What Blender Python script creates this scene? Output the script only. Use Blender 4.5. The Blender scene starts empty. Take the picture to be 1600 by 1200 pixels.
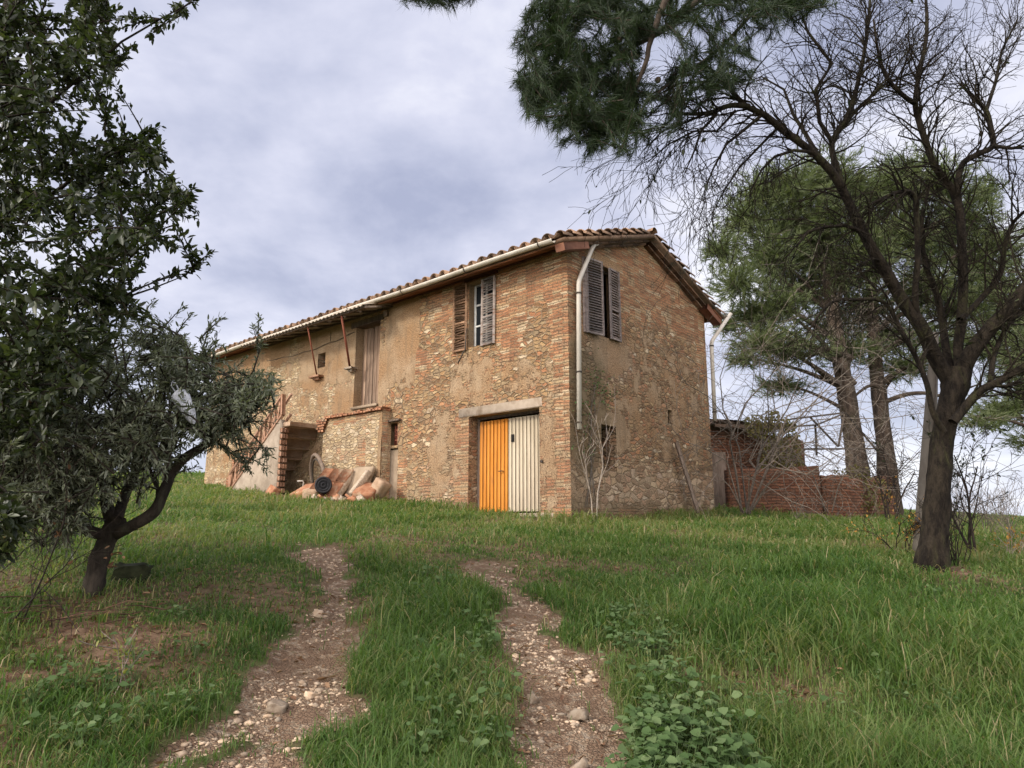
import bpy, math, random
import numpy as np
from mathutils import Vector, Matrix
R = math.radians
C = bpy.context.scene.collection
# ------------------------------------------------------------------ camera, sky, sun, exposure
F = 1080.0                       # focal length in pixels of the 1600 px wide photograph
PITCH = math.atan(215 / F)
CZ = 1.6
cam_d = bpy.data.cameras.new('camera'); cam = bpy.data.objects.new('camera', cam_d); C.objects.link(cam)
cam_d.sensor_width = 36; cam_d.lens = 36 * F / 1600; cam_d.clip_end = 6000; cam_d.clip_start = 0.05
cam.location = (0, 0, CZ); cam.rotation_euler = (R(90) + PITCH, 0, 0)
S = bpy.context.scene
S.camera = cam
S.view_settings.view_transform = 'Standard'; S.view_settings.look = 'None'
S.view_settings.gamma = 1; S.view_settings.exposure = 0.36
S.cycles.max_bounces = 6; S.cycles.transparent_max_bounces = 4
S.cycles.sample_clamp_indirect = 6
SUN_DIR = Vector((-0.80, -0.50, 0.62)).normalized()
sd = bpy.data.lights.new('sun', 'SUN'); sd.energy = 2.2; sd.angle = R(9); sd.color = (1, .93, .82)
sun = bpy.data.objects.new('sun', sd); C.objects.link(sun)
sun.rotation_euler = SUN_DIR.to_track_quat('Z', 'Y').to_euler()

def N(t, typ, ins=None, **props):
    n = t.nodes.new(typ)
    for k, v in props.items(): setattr(n, k, v)
    for k, v in (ins or {}).items():
        if isinstance(v, bpy.types.NodeSocket): t.links.new(v, n.inputs[k])
        else: n.inputs[k].default_value = v
    return n
def mixc(t, f, a, b, mode='MIX'):
    n = N(t, 'ShaderNodeMix', {0: f, 6: a if isinstance(a, bpy.types.NodeSocket) else (*a, 1)[:4], 7: b if isinstance(b, bpy.types.NodeSocket) else (*b, 1)[:4]}, data_type='RGBA', blend_type=mode)
    return n.outputs[2]
def ma(t, op, a, b=0.0, c=0.0, clamp=False):
    return N(t, 'ShaderNodeMath', {0: a, 1: b, 2: c}, operation=op, use_clamp=clamp).outputs[0]
def mr(t, v, a, b, c=0.0, d=1.0):
    return N(t, 'ShaderNodeMapRange', {0: v, 1: a, 2: b, 3: c, 4: d}, interpolation_type='SMOOTHSTEP').outputs[0]
def ramp(t, v, stops, interp='LINEAR'):
    n = N(t, 'ShaderNodeValToRGB', {0: v}); cr = n.color_ramp; cr.interpolation = interp
    while len(cr.elements) < len(stops): cr.elements.new(.5)
    for e, (p, c) in zip(cr.elements, stops): e.position = p; e.color = (*c, 1)
    return n.outputs[0]
def noise(t, vec, scale, detail=4, rough=.55, dist=0.0, dim='3D'):
    return N(t, 'ShaderNodeTexNoise', {'Vector': vec, 'Scale': scale, 'Detail': detail, 'Roughness': rough, 'Distortion': dist}, noise_dimensions=dim)

W = bpy.data.worlds.new('World'); S.world = W; W.use_nodes = True
t = W.node_tree; t.nodes.clear()
sky = N(t, 'ShaderNodeTexSky', sky_type='NISHITA', sun_disc=False)
sky.sun_elevation = math.asin(SUN_DIR.z); sky.sun_rotation = math.atan2(SUN_DIR.x, SUN_DIR.y)
gen = N(t, 'ShaderNodeTexCoord').outputs['Generated']
sep = N(t, 'ShaderNodeSeparateXYZ', {0: gen})
zz = ma(t, 'ADD', ma(t, 'MAXIMUM', sep.outputs[2], 0.0), 0.30)
cv = N(t, 'ShaderNodeCombineXYZ', {0: ma(t, 'DIVIDE', sep.outputs[0], zz), 1: ma(t, 'DIVIDE', sep.outputs[1], zz), 2: 0.0}).outputs[0]
cv = N(t, 'ShaderNodeMapping', {0: cv, 1: (3.1, 1.7, 0), 3: (1.0, 1.0, 1)}).outputs[0]
n1 = noise(t, cv, 1.6, 6, .52, .25); n2 = noise(t, cv, 4.6, 6, .58, .2)
nn = ma(t, 'ADD', ma(t, 'MULTIPLY', n1.outputs[0], .74), ma(t, 'MULTIPLY', n2.outputs[0], .26))
cloud = ramp(t, nn, [(.37, (.36, .39, .53)), (.45, (.48, .505, .64)), (.52, (.60, .615, .74)), (.58, (.76, .765, .85)), (.64, (.93, .93, .965))])
hz = mr(t, sep.outputs[2], .0, .35, 1.0, 0.0)
cloud = mixc(t, ma(t, 'MULTIPLY', hz, .45), cloud, (.74, .78, .88))
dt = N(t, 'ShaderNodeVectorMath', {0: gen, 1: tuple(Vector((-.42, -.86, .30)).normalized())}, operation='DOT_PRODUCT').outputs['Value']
boost = mr(t, dt, -.12, .9, 1.0, 3.6); cloud = mixc(t, mr(t, dt, -.12, .6), cloud, mixc(t, 1.0, cloud, (1.12, 1.0, .84), 'MULTIPLY'))          # cloud brightened and warmed behind the camera as added fill light
b1 = N(t, 'ShaderNodeBackground', {'Color': sky.outputs[0], 'Strength': .1})
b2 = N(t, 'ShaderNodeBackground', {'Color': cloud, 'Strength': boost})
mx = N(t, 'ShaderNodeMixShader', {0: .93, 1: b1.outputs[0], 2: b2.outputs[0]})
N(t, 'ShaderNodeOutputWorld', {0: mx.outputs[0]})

# ------------------------------------------------------------------ helpers
sp_, cp_ = math.sin(PITCH), math.cos(PITCH)
def ray(px, py):
    dx, dy = px - 800, py - 600
    return np.array([dx, F * cp_ + dy * sp_, F * sp_ - dy * cp_])
def at(px, py, Y):               # the world point at distance Y seen at a pixel of the photograph
    r = ray(px, py); return np.array([0, 0, CZ]) + r * (Y / r[1])
HA = R(48.3)
EX = np.array([math.cos(HA), math.sin(HA), 0]); EY = np.array([-math.sin(HA), math.cos(HA), 0])
HO = np.array([1.2, 14.2, CZ])
def hw(x, y, z): return HO + EX * x + EY * y + np.array([0, 0, z])
def sstep(a, b, x):
    q = np.clip((x - a) / (b - a), 0, 1); return q * q * (3 - 2 * q)
def vnoise(x, y, seed=0):
    x = np.asarray(x, float); y = np.asarray(y, float)
    xi = np.floor(x).astype(np.int64); yi = np.floor(y).astype(np.int64); fx = x - xi; fy = y - yi
    fx = fx * fx * (3 - 2 * fx); fy = fy * fy * (3 - 2 * fy)
    def h(a, b):
        q = (a * 374761393 + b * 668265263 + seed * 1442695041) & 0x7fffffff
        q = ((q ^ (q >> 13)) * 1274126177) & 0x7fffffff
        return ((q ^ (q >> 16)) & 0xffff) / 65535.0
    return (h(xi, yi) * (1 - fx) + h(xi + 1, yi) * fx) * (1 - fy) + (h(xi, yi + 1) * (1 - fx) + h(xi + 1, yi + 1) * fx) * fy
def fnoise(x, y, seed=0, o=3):
    s = 0; a = .5; tot = 0
    for k in range(o): s = s + a * vnoise(x * 2 ** k, y * 2 ** k, seed + k * 17); tot += a; a *= .5
    return s / tot
def base_z(x, y):
    x = np.asarray(x, float); y = np.asarray(y, float)
    dx = x - HO[0]; dy = y - HO[1]
    xl = dx * EX[0] + dy * EX[1]; yl = dx * EY[0] + dy * EY[1]
    zl = np.where(xl < 7, .035 * xl, .245 + .008 * (xl - 7)) + .08 * np.clip(yl, -60, 30)
    c = -.52 * np.clip((9 - y) / 7, 0, 1.3) ** 1.15
    r = np.hypot(x, y)
    fall = -np.clip(r - 52, 0, 130) * .16
    return CZ + np.clip(zl, -2.5, 3) + c + fall
def pdist(x, y, P):
    x = np.asarray(x, float); y = np.asarray(y, float)
    best = np.full(x.shape, 1e9); arc = np.zeros(x.shape); acc = 0
    for a, b in zip(P[:-1], P[1:]):
        dx, dy = b[0] - a[0], b[1] - a[1]; L2 = dx * dx + dy * dy; L = math.sqrt(L2)
        q = np.clip(((x - a[0]) * dx + (y - a[1]) * dy) / L2, 0, 1)
        d = np.hypot(x - a[0] - q * dx, y - a[1] - q * dy)
        m = d < best; best = np.where(m, d, best); arc = np.where(m, acc + q * L, arc); acc += L
    return best, arc
def gpt0(px, py):
    r = ray(px, py); s = np.linspace(.5, 60, 3000) / r[1]
    p = np.array([0, 0, CZ])[None] + s[:, None] * r[None]
    d = p[:, 2] - base_z(p[:, 0], p[:, 1]); i = np.argmax(d < 0)
    return p[i] if d[i] < 0 else p[-1]
TL = [gpt0(*p)[:2] for p in [(330, 1290), (395, 1190), (445, 1100), (498, 1000), (528, 930), (520, 885), (480, 850), (380, 818)]]
TR = [gpt0(*p)[:2] for p in [(915, 1290), (893, 1190), (868, 1100), (838, 1010), (815, 950), (785, 905), (745, 872)]]
def track(x, y):
    n = fnoise(np.asarray(x) * 2.3, np.asarray(y) * 2.3, 5) - .5
    n2 = fnoise(np.asarray(x) * .9, np.asarray(y) * .9, 9) - .5
    dl, al = pdist(x, y, TL); dr, ar = pdist(x, y, TR)
    n3 = fnoise(np.asarray(x) * 7, np.asarray(y) * 7, 13) - .5; n = n + .55 * n3
    wl = .22 + .14 * n2 + .05 * sstep(6, 3.5, y); wr = .19 + .18 * n2 + .05 * sstep(6, 3.5, y)
    ml = sstep(.16, -.10, dl - wl + n * .62) * (1 - sstep(5.1, 6.2, al) * .75) * (1 - .95 * sstep(8.5, 10.5, al))
    mr_ = sstep(.16, -.10, dr - wr + n * .70) * (1 - .9 * sstep(4.7, 6.2, ar))
    return np.maximum(ml, mr_)
def dirt(x, y):                  # bare, leaf-littered earth
    x = np.asarray(x, float); y = np.asarray(y, float)
    n = fnoise(x * .8, y * .8, 21); m = sstep(.52, .66, n) * 1.1 + .9 * np.exp(-((x - 5.25) ** 2 + (y - 8.75) ** 2) / .25) + .8 * np.exp(-((x + 3.6) ** 2 + (y - 5.9) ** 2) / .4)
    lft = sstep(-1.5, -2.6, x) * sstep(8.5, 5.2, y) * sstep(.30, .48, fnoise(x * 1.7, y * 1.7, 33))
    return np.clip(np.maximum(m * .6, lft), 0, 1)
def gz(x, y):
    x = np.asarray(x, float); y = np.asarray(y, float)
    near = sstep(40, 12, np.hypot(x, y))
    return base_z(x, y) + near * (.11 * (fnoise(x * .7, y * .7, 3) - .5) + .05 * (fnoise(x * 2.7, y * 2.7, 4) - .5)) - .05 * track(x, y)
def gpt(px, py):
    p = gpt0(px, py); return np.array([p[0], p[1], float(gz(p[0], p[1]))])

def link(o, parent=None):
    C.objects.link(o)
    if parent is not None: o.parent = parent
    return o
def tag(o, label=None, cat=None, group=None, kind=None):
    for k, v in (('label', label), ('category', cat), ('group', group), ('kind', kind)):
        if v: o[k] = v
    return o
def empty(name, loc=(0, 0, 0), label=None, cat=None, group=None, rz=0):
    o = bpy.data.objects.new(name, None); o.location = tuple(loc); o.rotation_euler = (0, 0, rz); o.empty_display_size = .2
    link(o); return tag(o, label, cat, group)
def mesh_obj(name, V, polys, mat, parent=None, smooth=False, attrs=None, uv=None):
    V = np.asarray(V, np.float32); me = bpy.data.meshes.new(name)
    polys = [np.asarray(p, np.int32) for p in polys if len(p)]
    me.vertices.add(len(V)); me.vertices.foreach_set('co', V.ravel())
    nl = sum(p.size for p in polys); nf = sum(len(p) for p in polys)
    me.loops.add(nl); me.polygons.add(nf)
    idx = np.concatenate([p.ravel() for p in polys]); me.loops.foreach_set('vertex_index', idx)
    tot = np.concatenate([np.full(len(p), p.shape[1], np.int32) for p in polys])
    st = np.concatenate([[0], np.cumsum(tot)[:-1]]).astype(np.int32)
    me.polygons.foreach_set('loop_start', st)
    try: me.polygons.foreach_set('loop_total', tot)
    except Exception: pass
    if smooth: me.polygons.foreach_set('use_smooth', np.ones(nf, bool))
    for k, a in (attrs or {}).items():
        at_ = me.attributes.new(k, 'FLOAT', 'POINT'); at_.data.foreach_set('value', np.asarray(a, np.float32))
    if uv is not None:
        l = me.uv_layers.new(name='UVMap'); l.data.foreach_set('uv', np.asarray(uv, np.float32)[idx].ravel())
    me.update(calc_edges=True); me.validate()
    if mat: me.materials.append(mat)
    return link(bpy.data.objects.new(name, me), parent)
class MB:                        # collects boxes, tubes, plates: one mesh
    def __init__(s): s.V = []; s.Q = []; s.T = []; s.n = 0; s.U = []
    def add(s, V, Q=(), T=(), r=None):
        V = np.asarray(V, float).reshape(-1, 3)
        if len(Q): s.Q.append(np.asarray(Q).reshape(-1, 4) + s.n)
        if len(T): s.T.append(np.asarray(T).reshape(-1, 3) + s.n)
        s.V.append(V); s.n += len(V); s.U.append(np.full(len(V), random.random() if r is None else r))
    def box(s, c, size, M=None, bev=.006):
        hx, hy, hz_ = [q / 2 for q in size]; b = min(bev, hx * .4, hy * .4, hz_ * .4)
        V = []; 
        for (x, y, z) in [(a, b_, c_) for a in (-1, 1) for b_ in (-1, 1) for c_ in (-1, 1)]:
            V += [(x * (hx - b), y * (hy - b), z * hz_), (x * (hx - b), y * hy, z * (hz_ - b)), (x * hx, y * (hy - b), z * (hz_ - b))]
        V = np.array(V); idx = lambda x, y, z, k: ((x * 4 + y * 2 + z) * 3 + k)
        Q = []; T = []
        for k, ax in ((0, 2), (1, 1), (2, 0)):
            for sg in (0, 1):
                o = [q for q in (0, 1, 2) if q != ax]; f = []
                for a, b2 in ((0, 0), (1, 0), (1, 1), (0, 1)):
                    q = [0, 0, 0]; q[ax] = sg; q[o[0]] = a; q[o[1]] = b2; f.append(idx(*q, k))
                Q.append(f)
        for ax in (0, 1, 2):     # bevel strips along each edge direction
            o = [q for q in (0, 1, 2) if q != ax]; ks = {0: 2, 1: 1, 2: 0}
            for a in (0, 1):
                for b2 in (0, 1):
                    f = []
                    for e, kk in ((0, ks[o[0]]), (1, ks[o[0]]), (1, ks[o[1]]), (0, ks[o[1]])):
                        q = [0, 0, 0]; q[ax] = e; q[o[0]] = a; q[o[1]] = b2; f.append(idx(*q, kk))
                    Q.append(f)
        for q in range(8): T.append([q * 3, q * 3 + 1, q * 3 + 2])
        if M is not None: V = V @ np.array(Matrix(M).to_3x3()).T
        s.add(V + np.asarray(c, float), Q, T)
    def bar(s, a, b, w, h, up=(0, 0, 1), bev=.004):
        a = Vector(a); b = Vector(b); d = b - a; L = d.length; x = d.normalized(); u = Vector(up)
        y = u.cross(x); y = y.normalized() if y.length > 1e-4 else Vector((0, 1, 0)); z = x.cross(y)
        M = Matrix((x, y, z)).transposed(); s.box((a + b) / 2, (L, w, h), M, bev)
    def tube(s, pts, rad, n=8, cap=True):
        V, Q, T = tube_np(pts, rad, n, cap); s.add(V, Q, T)
    def build(s, name, mat, parent=None, smooth=False):
        U = np.concatenate(s.U)
        return mesh_obj(name, np.concatenate(s.V), [np.concatenate(s.Q) if s.Q else [], np.concatenate(s.T) if s.T else []], mat, parent, smooth, {'rnd': U})
def tube_np(pts, rad, n=6, cap=False):
    P = np.asarray(pts, float); k = len(P); rad = np.broadcast_to(np.asarray(rad, float), (k,))
    T = np.gradient(P, axis=0); T /= np.linalg.norm(T, axis=1)[:, None] + 1e-9
    m = T.mean(0); ref = np.eye(3)[np.argmin(np.abs(m))]
    A = np.cross(T, ref); A /= np.linalg.norm(A, axis=1)[:, None] + 1e-9; B = np.cross(T, A)
    an = np.arange(n) * 2 * math.pi / n
    V = P[:, None] + rad[:, None, None] * (np.cos(an)[None, :, None] * A[:, None] + np.sin(an)[None, :, None] * B[:, None])
    V = V.reshape(-1, 3); i = np.arange(k - 1)[:, None] * n; j = np.arange(n)[None]; j2 = (j + 1) % n
    Q = np.stack([i + j, i + j2, i + n + j2, i + n + j], -1).reshape(-1, 4); Tt = []
    if cap:
        V = np.vstack([V, P[0], P[-1]]); a, b = len(V) - 2, len(V) - 1
        Tt = [[a, (q + 1) % n, q] for q in range(n)] + [[b, (k - 1) * n + q, (k - 1) * n + (q + 1) % n] for q in range(n)]
    return V, Q, Tt
def tubes_obj(name, chains, mat, parent=None, rough=0.0):     # chains: (pts, radii); ONE mesh
    Vs = []; Qs = []; n0 = 0; Rn = []
    for pts, rad in chains:
        rmax = float(np.max(rad)); n = 30 if (rmax > .09 and rough) else 12 if rmax > .05 else 8 if rmax > .035 else 5 if rmax > .012 else 3
        if rmax > .035: pts, rad = smooth_chain(pts, rad, 8 if rmax > .09 else 5)
        V, Q, _ = tube_np(pts, rad, n)
        if rough and rmax > .05:
            P = np.repeat(np.asarray(pts), n, 0); d = V - P
            an = np.tile(np.arange(n), len(pts)); hgt = np.repeat(np.arange(len(pts)), n)
            V = P + d * (1 + rough * (fnoise(an * .30, hgt * .22, 77) - .5) * 1.6 + .09 * (vnoise(an * 1.0, hgt * .30, 78) - .5) + .05 * (vnoise(an * 1.0, hgt * .9, 79) - .5))[:, None]
        Vs.append(V); Qs.append(Q + n0); n0 += len(V); Rn.append(np.full(len(V), random.random()))
    return mesh_obj(name, np.concatenate(Vs), [np.concatenate(Qs)], mat, parent, True, {'rnd': np.concatenate(Rn)})
def smooth_chain(pts, rad, m):
    P = np.asarray(pts, float); r = np.broadcast_to(np.asarray(rad, float), (len(P),)); k = len(P)
    if k < 3: 
        q = np.linspace(0, 1, m + 1)[:, None]; return P[0] * (1 - q) + P[-1] * q, r[0] * (1 - q[:, 0]) + r[-1] * q[:, 0]
    E = np.vstack([2 * P[0] - P[1], P, 2 * P[-1] - P[-2]]); out = []; ro = []
    for i in range(k - 1):
        p0, p1, p2, p3 = E[i:i + 4]
        for q in np.linspace(0, 1, m, endpoint=False):
            out.append(.5 * (2 * p1 + (p2 - p0) * q + (2 * p0 - 5 * p1 + 4 * p2 - p3) * q * q + (3 * p1 - p0 - 3 * p2 + p3) * q ** 3)); ro.append(r[i] * (1 - q) + r[i + 1] * q)
    out.append(P[-1]); ro.append(r[-1]); return np.array(out), np.array(ro)
def leaf_batch(P, D, U, L, Wd, fold=.25, curl=0.0):
    """P bases, D directions, U normals, L lengths, Wd widths -> six-vertex leaves"""
    D = D / (np.linalg.norm(D, axis=1)[:, None] + 1e-9); Sd = np.cross(D, U); Sd /= np.linalg.norm(Sd, axis=1)[:, None] + 1e-9
    Nn = np.cross(Sd, D); L = L[:, None]; Wd = Wd[:, None]
    v0 = P; v3 = P + D * L - Nn * L * curl; m = P + D * L * .5 + Nn * L * curl * .3
    a = P + D * L * .33 + Sd * Wd * .5 + Nn * Wd * fold; b = P + D * L * .72 + Sd * Wd * .38 + Nn * Wd * fold * .7 - Nn * L * curl * .4
    c = P + D * L * .33 - Sd * Wd * .5 + Nn * Wd * fold; d = P + D * L * .72 - Sd * Wd * .38 + Nn * Wd * fold * .7 - Nn * L * curl * .4
    V = np.stack([v0, a, b, v3, d, c], 1).reshape(-1, 3); k = np.arange(len(P))[:, None] * 6
    Q = np.vstack([k + np.array([[0, 1, 2, 3]]), k + np.array([[0, 3, 4, 5]])])
    return V, Q
# ------------------------------------------------------------------ materials
def newmat(name):
    m = bpy.data.materials.new(name); m.use_nodes = True; t = m.node_tree; t.nodes.clear(); return m, t
def out(t, sh): N(t, 'ShaderNodeOutputMaterial', {0: sh})
def pbsdf(t, col, rough=.8, nrm=None, spec=.3, metal=0.0):
    d = {'Base Color': col if isinstance(col, bpy.types.NodeSocket) else (*col, 1), 'Roughness': rough, 'Specular IOR Level': spec, 'Metallic': metal}
    if nrm is not None: d['Normal'] = nrm
    return N(t, 'ShaderNodeBsdfPrincipled', d).outputs[0]
def attr(t, n): return N(t, 'ShaderNodeAttribute', attribute_name=n).outputs['Fac']
def bump(t, h, st, dist): return N(t, 'ShaderNodeBump', {'Strength': st, 'Distance': dist, 'Height': h}).outputs[0]
def rough_mat(name, c1, c2, scale=6, rough=.85, bst=.5, bd=.01, c3=None, spec=.2, metal=0.0, stretch=(1, 1, 1), rnd=0.0):
    m, t = newmat(name); co = N(t, 'ShaderNodeTexCoord').outputs['Object']
    co = N(t, 'ShaderNodeMapping', {0: co, 3: stretch}).outputs[0]
    a = noise(t, co, scale, 6, .65); b = noise(t, co, scale * 5, 4, .6)
    f = mr(t, a.outputs[0], .35, .65); col = mixc(t, f, c1, c2)
    if c3: col = mixc(t, mr(t, noise(t, co, scale * .37, 5, .7, .5).outputs[0], .52, .66), col, c3)
    if rnd:
        r = attr(t, 'rnd'); col = mixc(t, 1.0, col, N(t, 'ShaderNodeCombineColor', {0: mr(t, r, 0, 1, 1 - rnd, 1 + rnd), 1: mr(t, r, 0, 1, 1 - rnd, 1 + rnd * .8), 2: mr(t, r, 0, 1, 1 - rnd, 1 + rnd * .6)}).outputs[0], 'MULTIPLY')
    h = ma(t, 'ADD', a.outputs[0], ma(t, 'MULTIPLY', b.outputs[0], .5))
    out(t, pbsdf(t, col, rough, bump(t, h, bst, bd), spec, metal)); return m
def leaf_mat(name, stops, trans=.35, rough=.5, spec=.35, back=None):
    m, t = newmat(name); c = ramp(t, attr(t, 'rnd'), stops)
    tc = mixc(t, 1.0, c, (1.5, 1.7, .7), 'MULTIPLY')
    if back:
        bf = N(t, 'ShaderNodeNewGeometry').outputs['Backfacing']; c = mixc(t, ma(t, 'MULTIPLY', bf, .8), c, back)
    a = pbsdf(t, c, rough, None, spec); b = N(t, 'ShaderNodeBsdfTranslucent', {0: tc}).outputs[0]
    out(t, N(t, 'ShaderNodeMixShader', {0: trans, 1: a, 2: b}).outputs[0]); return m

def wall_mat():
    m, t = newmat('rubble_masonry')
    uv = N(t, 'ShaderNodeUVMap', uv_map='UVMap').outputs[0]
    ob = N(t, 'ShaderNodeMapping', {0: uv}).outputs[0]
    wob = noise(t, ob, 2.4, 3, .6); wv = N(t, 'ShaderNodeVectorMath', {0: wob.outputs[1], 1: (.5, .5, .5)}, operation='SUBTRACT').outputs[0]
    wob2 = noise(t, ob, 11, 2, .5); wv2 = N(t, 'ShaderNodeVectorMath', {0: wob2.outputs[1], 1: (.5, .5, .5)}, operation='SUBTRACT').outputs[0]
    sc = lambda v, s: N(t, 'ShaderNodeVectorMath', {0: v, 3: s}, operation='SCALE').outputs[0]
    add = lambda a, b: N(t, 'ShaderNodeVectorMath', {0: a, 1: b}, operation='ADD').outputs[0]
    wob3 = noise(t, ob, 34, 2, .5); wv3 = N(t, 'ShaderNodeVectorMath', {0: wob3.outputs[1], 1: (.5, .5, .5)}, operation='SUBTRACT').outputs[0]
    p = add(add(add(ob, sc(wv, .16)), sc(wv2, .07)), sc(wv3, .022))
    big = noise(t, ob, .7, 4, .6).outputs[0]; mid = noise(t, ob, 2.1, 5, .65).outputs[0]; fine = noise(t, ob, 38, 6, .7).outputs[0]; grit = noise(t, ob, 130, 4, .7).outputs[0]
    def stones(sx, sy, rn):
        q = N(t, 'ShaderNodeMapping', {0: p, 3: (sx, sy, 1)}).outputs[0]
        v = N(t, 'ShaderNodeTexVoronoi', {'Vector': q, 'Scale': 1.0, 'Randomness': rn}, voronoi_dimensions='2D')
        e = N(t, 'ShaderNodeTexVoronoi', {'Vector': q, 'Scale': 1.0, 'Randomness': rn}, voronoi_dimensions='2D', feature='DISTANCE_TO_EDGE')
        s = N(t, 'ShaderNodeSeparateColor', {0: v.outputs['Color']}); return s, e.outputs['Distance']
    s1, e1 = stones(5.2, 12.5, .9); s2, e2 = stones(4.1, 7.6, 1.0)
    abig = attr(t, 'big'); abrick = attr(t, 'brick'); apl = attr(t, 'plaster'); apale = attr(t, 'pale'); agrey = attr(t, 'grey')
    jit = ma(t, 'SUBTRACT', mid, .5)
    selbig = mr(t, ma(t, 'ADD', abig, ma(t, 'MULTIPLY', jit, 1.1)), .44, .5)
    rnd = N(t, 'ShaderNodeMix', {0: selbig, 2: s1.outputs[0], 3: s2.outputs[0]}).outputs[0]
    rnd2 = N(t, 'ShaderNodeMix', {0: selbig, 2: s1.outputs[1], 3: s2.outputs[1]}).outputs[0]
    ed = N(t, 'ShaderNodeMix', {0: selbig, 2: ma(t, 'MULTIPLY', e1, 1.0), 3: ma(t, 'MULTIPLY', e2, 1.25)}).outputs[0]
    warm = ramp(t, rnd, [(0, (.20, .115, .055)), (.14, (.28, .155, .068)), (.30, (.37, .165, .07)), (.42, (.33, .20, .088)), (.56, (.36, .235, .108)), (.70, (.30, .215, .115)), (.80, (.40, .20, .088)), (.88, (.43, .30, .155)), (.965, (.54, .43, .28))], 'CONSTANT')
    pale = ramp(t, rnd, [(0, (.34, .235, .125)), (.2, (.43, .315, .165)), (.45, (.50, .38, .22)), (.68, (.40, .30, .175)), (.80, (.54, .44, .29)), (.92, (.40, .22, .11))], 'CONSTANT')
    greys = ramp(t, rnd, [(0, (.20, .15, .11)), (.25, (.31, .24, .17)), (.5, (.40, .32, .23)), (.7, (.26, .15, .10)), (.85, (.47, .40, .31)), (1, (.33, .28, .22))], 'CONSTANT')
    stone = mixc(t, apale, warm, pale); stone = mixc(t, agrey, stone, greys)
    stone = mixc(t, 1.0, stone, N(t, 'ShaderNodeCombineColor', {0: mr(t, rnd2, 0, 1, .82, 1.16), 1: mr(t, rnd2, 0, 1, .82, 1.14), 2: mr(t, rnd2, 0, 1, .84, 1.10)}).outputs[0], 'MULTIPLY')
    # bricks
    bq = add(add(add(ob, sc(wv, .09)), sc(wv2, .028)), sc(wv3, .012))
    br = N(t, 'ShaderNodeTexBrick', {'Vector': bq, 'Color1': (0, 0, 0, 1), 'Color2': (1, 1, 1, 1), 'Mortar': (.5, .5, .5, 1), 'Scale': 1.0, 'Mortar Size': .011, 'Mortar Smooth': .6, 'Brick Width': .255, 'Row Height': .072, 'Bias': 0.0}, offset=.5)
    brv = N(t, 'ShaderNodeTexVoronoi', {'Vector': N(t, 'ShaderNodeMapping', {0: bq, 3: (3.9, 13.9, 1)}).outputs[0], 'Scale': 1.0, 'Randomness': .25}, voronoi_dimensions='2D')
    brs = N(t, 'ShaderNodeSeparateColor', {0: brv.outputs['Color']})
    brick = ramp(t, brs.outputs[0], [(0, (.26, .115, .052)), (.18, (.36, .16, .07)), (.40, (.41, .195, .085)), (.55, (.34, .19, .09)), (.68, (.42, .26, .125)), (.80, (.38, .27, .145)), (.92, (.50, .38, .23))], 'CONSTANT')
    brick = mixc(t, ma(t, 'MULTIPLY', agrey, .45), brick, (.26, .17, .12))
    selbr = mr(t, ma(t, 'ADD', abrick, ma(t, 'MULTIPLY', jit, 1.6)), .42, .5)
    col = mixc(t, selbr, stone, brick)
    joint_s = mr(t, ma(t, 'ADD', ed, ma(t, 'MULTIPLY', ma(t, 'SUBTRACT', fine, .5), .14)), .02, .15, 1.0, 0.0); joint = N(t, 'ShaderNodeMix', {0: selbr, 2: joint_s, 3: br.outputs['Fac']}).outputs[0]
    mort = mixc(t, mr(t, fine, .3, .7), (.20, .145, .082), (.34, .26, .165)); mort = mixc(t, mr(t, big, .35, .65), mort, mixc(t, .5, mort, (.20, .12, .065)))
    mort = mixc(t, ma(t, 'MULTIPLY', apale, .8), mort, mixc(t, mr(t, fine, .3, .7), (.36, .27, .16), (.47, .37, .235)))
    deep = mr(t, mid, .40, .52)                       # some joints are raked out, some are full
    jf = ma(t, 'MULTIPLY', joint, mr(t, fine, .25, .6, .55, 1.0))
    col = mixc(t, jf, col, mort)
    # smeared mortar and render
    sm = mr(t, ma(t, 'ADD', ma(t, 'MULTIPLY', mid, .75), ma(t, 'MULTIPLY', fine, .25)), .50, .63)
    col = mixc(t, ma(t, 'MULTIPLY', sm, .72), col, mort)
    plc = mixc(t, mr(t, mid, .3, .7), (.27, .175, .092), (.37, .265, .158)); plc = mixc(t, mr(t, big, .4, .62), plc, mixc(t, mr(t, fine, .35, .65), (.23, .125, .055), (.34, .21, .10))); plc = mixc(t, ma(t, 'MULTIPLY', agrey, .3), plc, (.27, .23, .175))
    plc = mixc(t, mr(t, N(t, 'ShaderNodeTexNoise', {'Vector': N(t, 'ShaderNodeMapping', {0: ob, 3: (5, .7, 1)}).outputs[0], 'Scale': 1.0, 'Detail': 5}).outputs[0], .50, .72, 0, .6), plc, (.19, .135, .08)); pits = mr(t, noise(t, ob, 17, 5, .7).outputs[0], .60, .68); plc = mixc(t, ma(t, 'MULTIPLY', pits, .6), plc, (.12, .08, .045))
    selpl = mr(t, ma(t, 'ADD', apl, ma(t, 'ADD', ma(t, 'MULTIPLY', jit, 1.7), ma(t, 'MULTIPLY', ma(t, 'SUBTRACT', fine, .5), .8))), .46, .56)
    col = mixc(t, selpl, col, plc)
    col = mixc(t, 1.0, col, N(t, 'ShaderNodeCombineColor', {0: mr(t, fine, .27, .73, .54, 1.50), 1: mr(t, fine, .27, .73, .55, 1.47), 2: mr(t, fine, .27, .73, .58, 1.42)}).outputs[0], 'MULTIPLY')
    moss = mr(t, ma(t, 'ADD', attr(t, 'moss'), ma(t, 'MULTIPLY', jit, .9)), .45, .75, 0, .6)
    col = mixc(t, moss, col, (.135, .105, .055))
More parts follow.
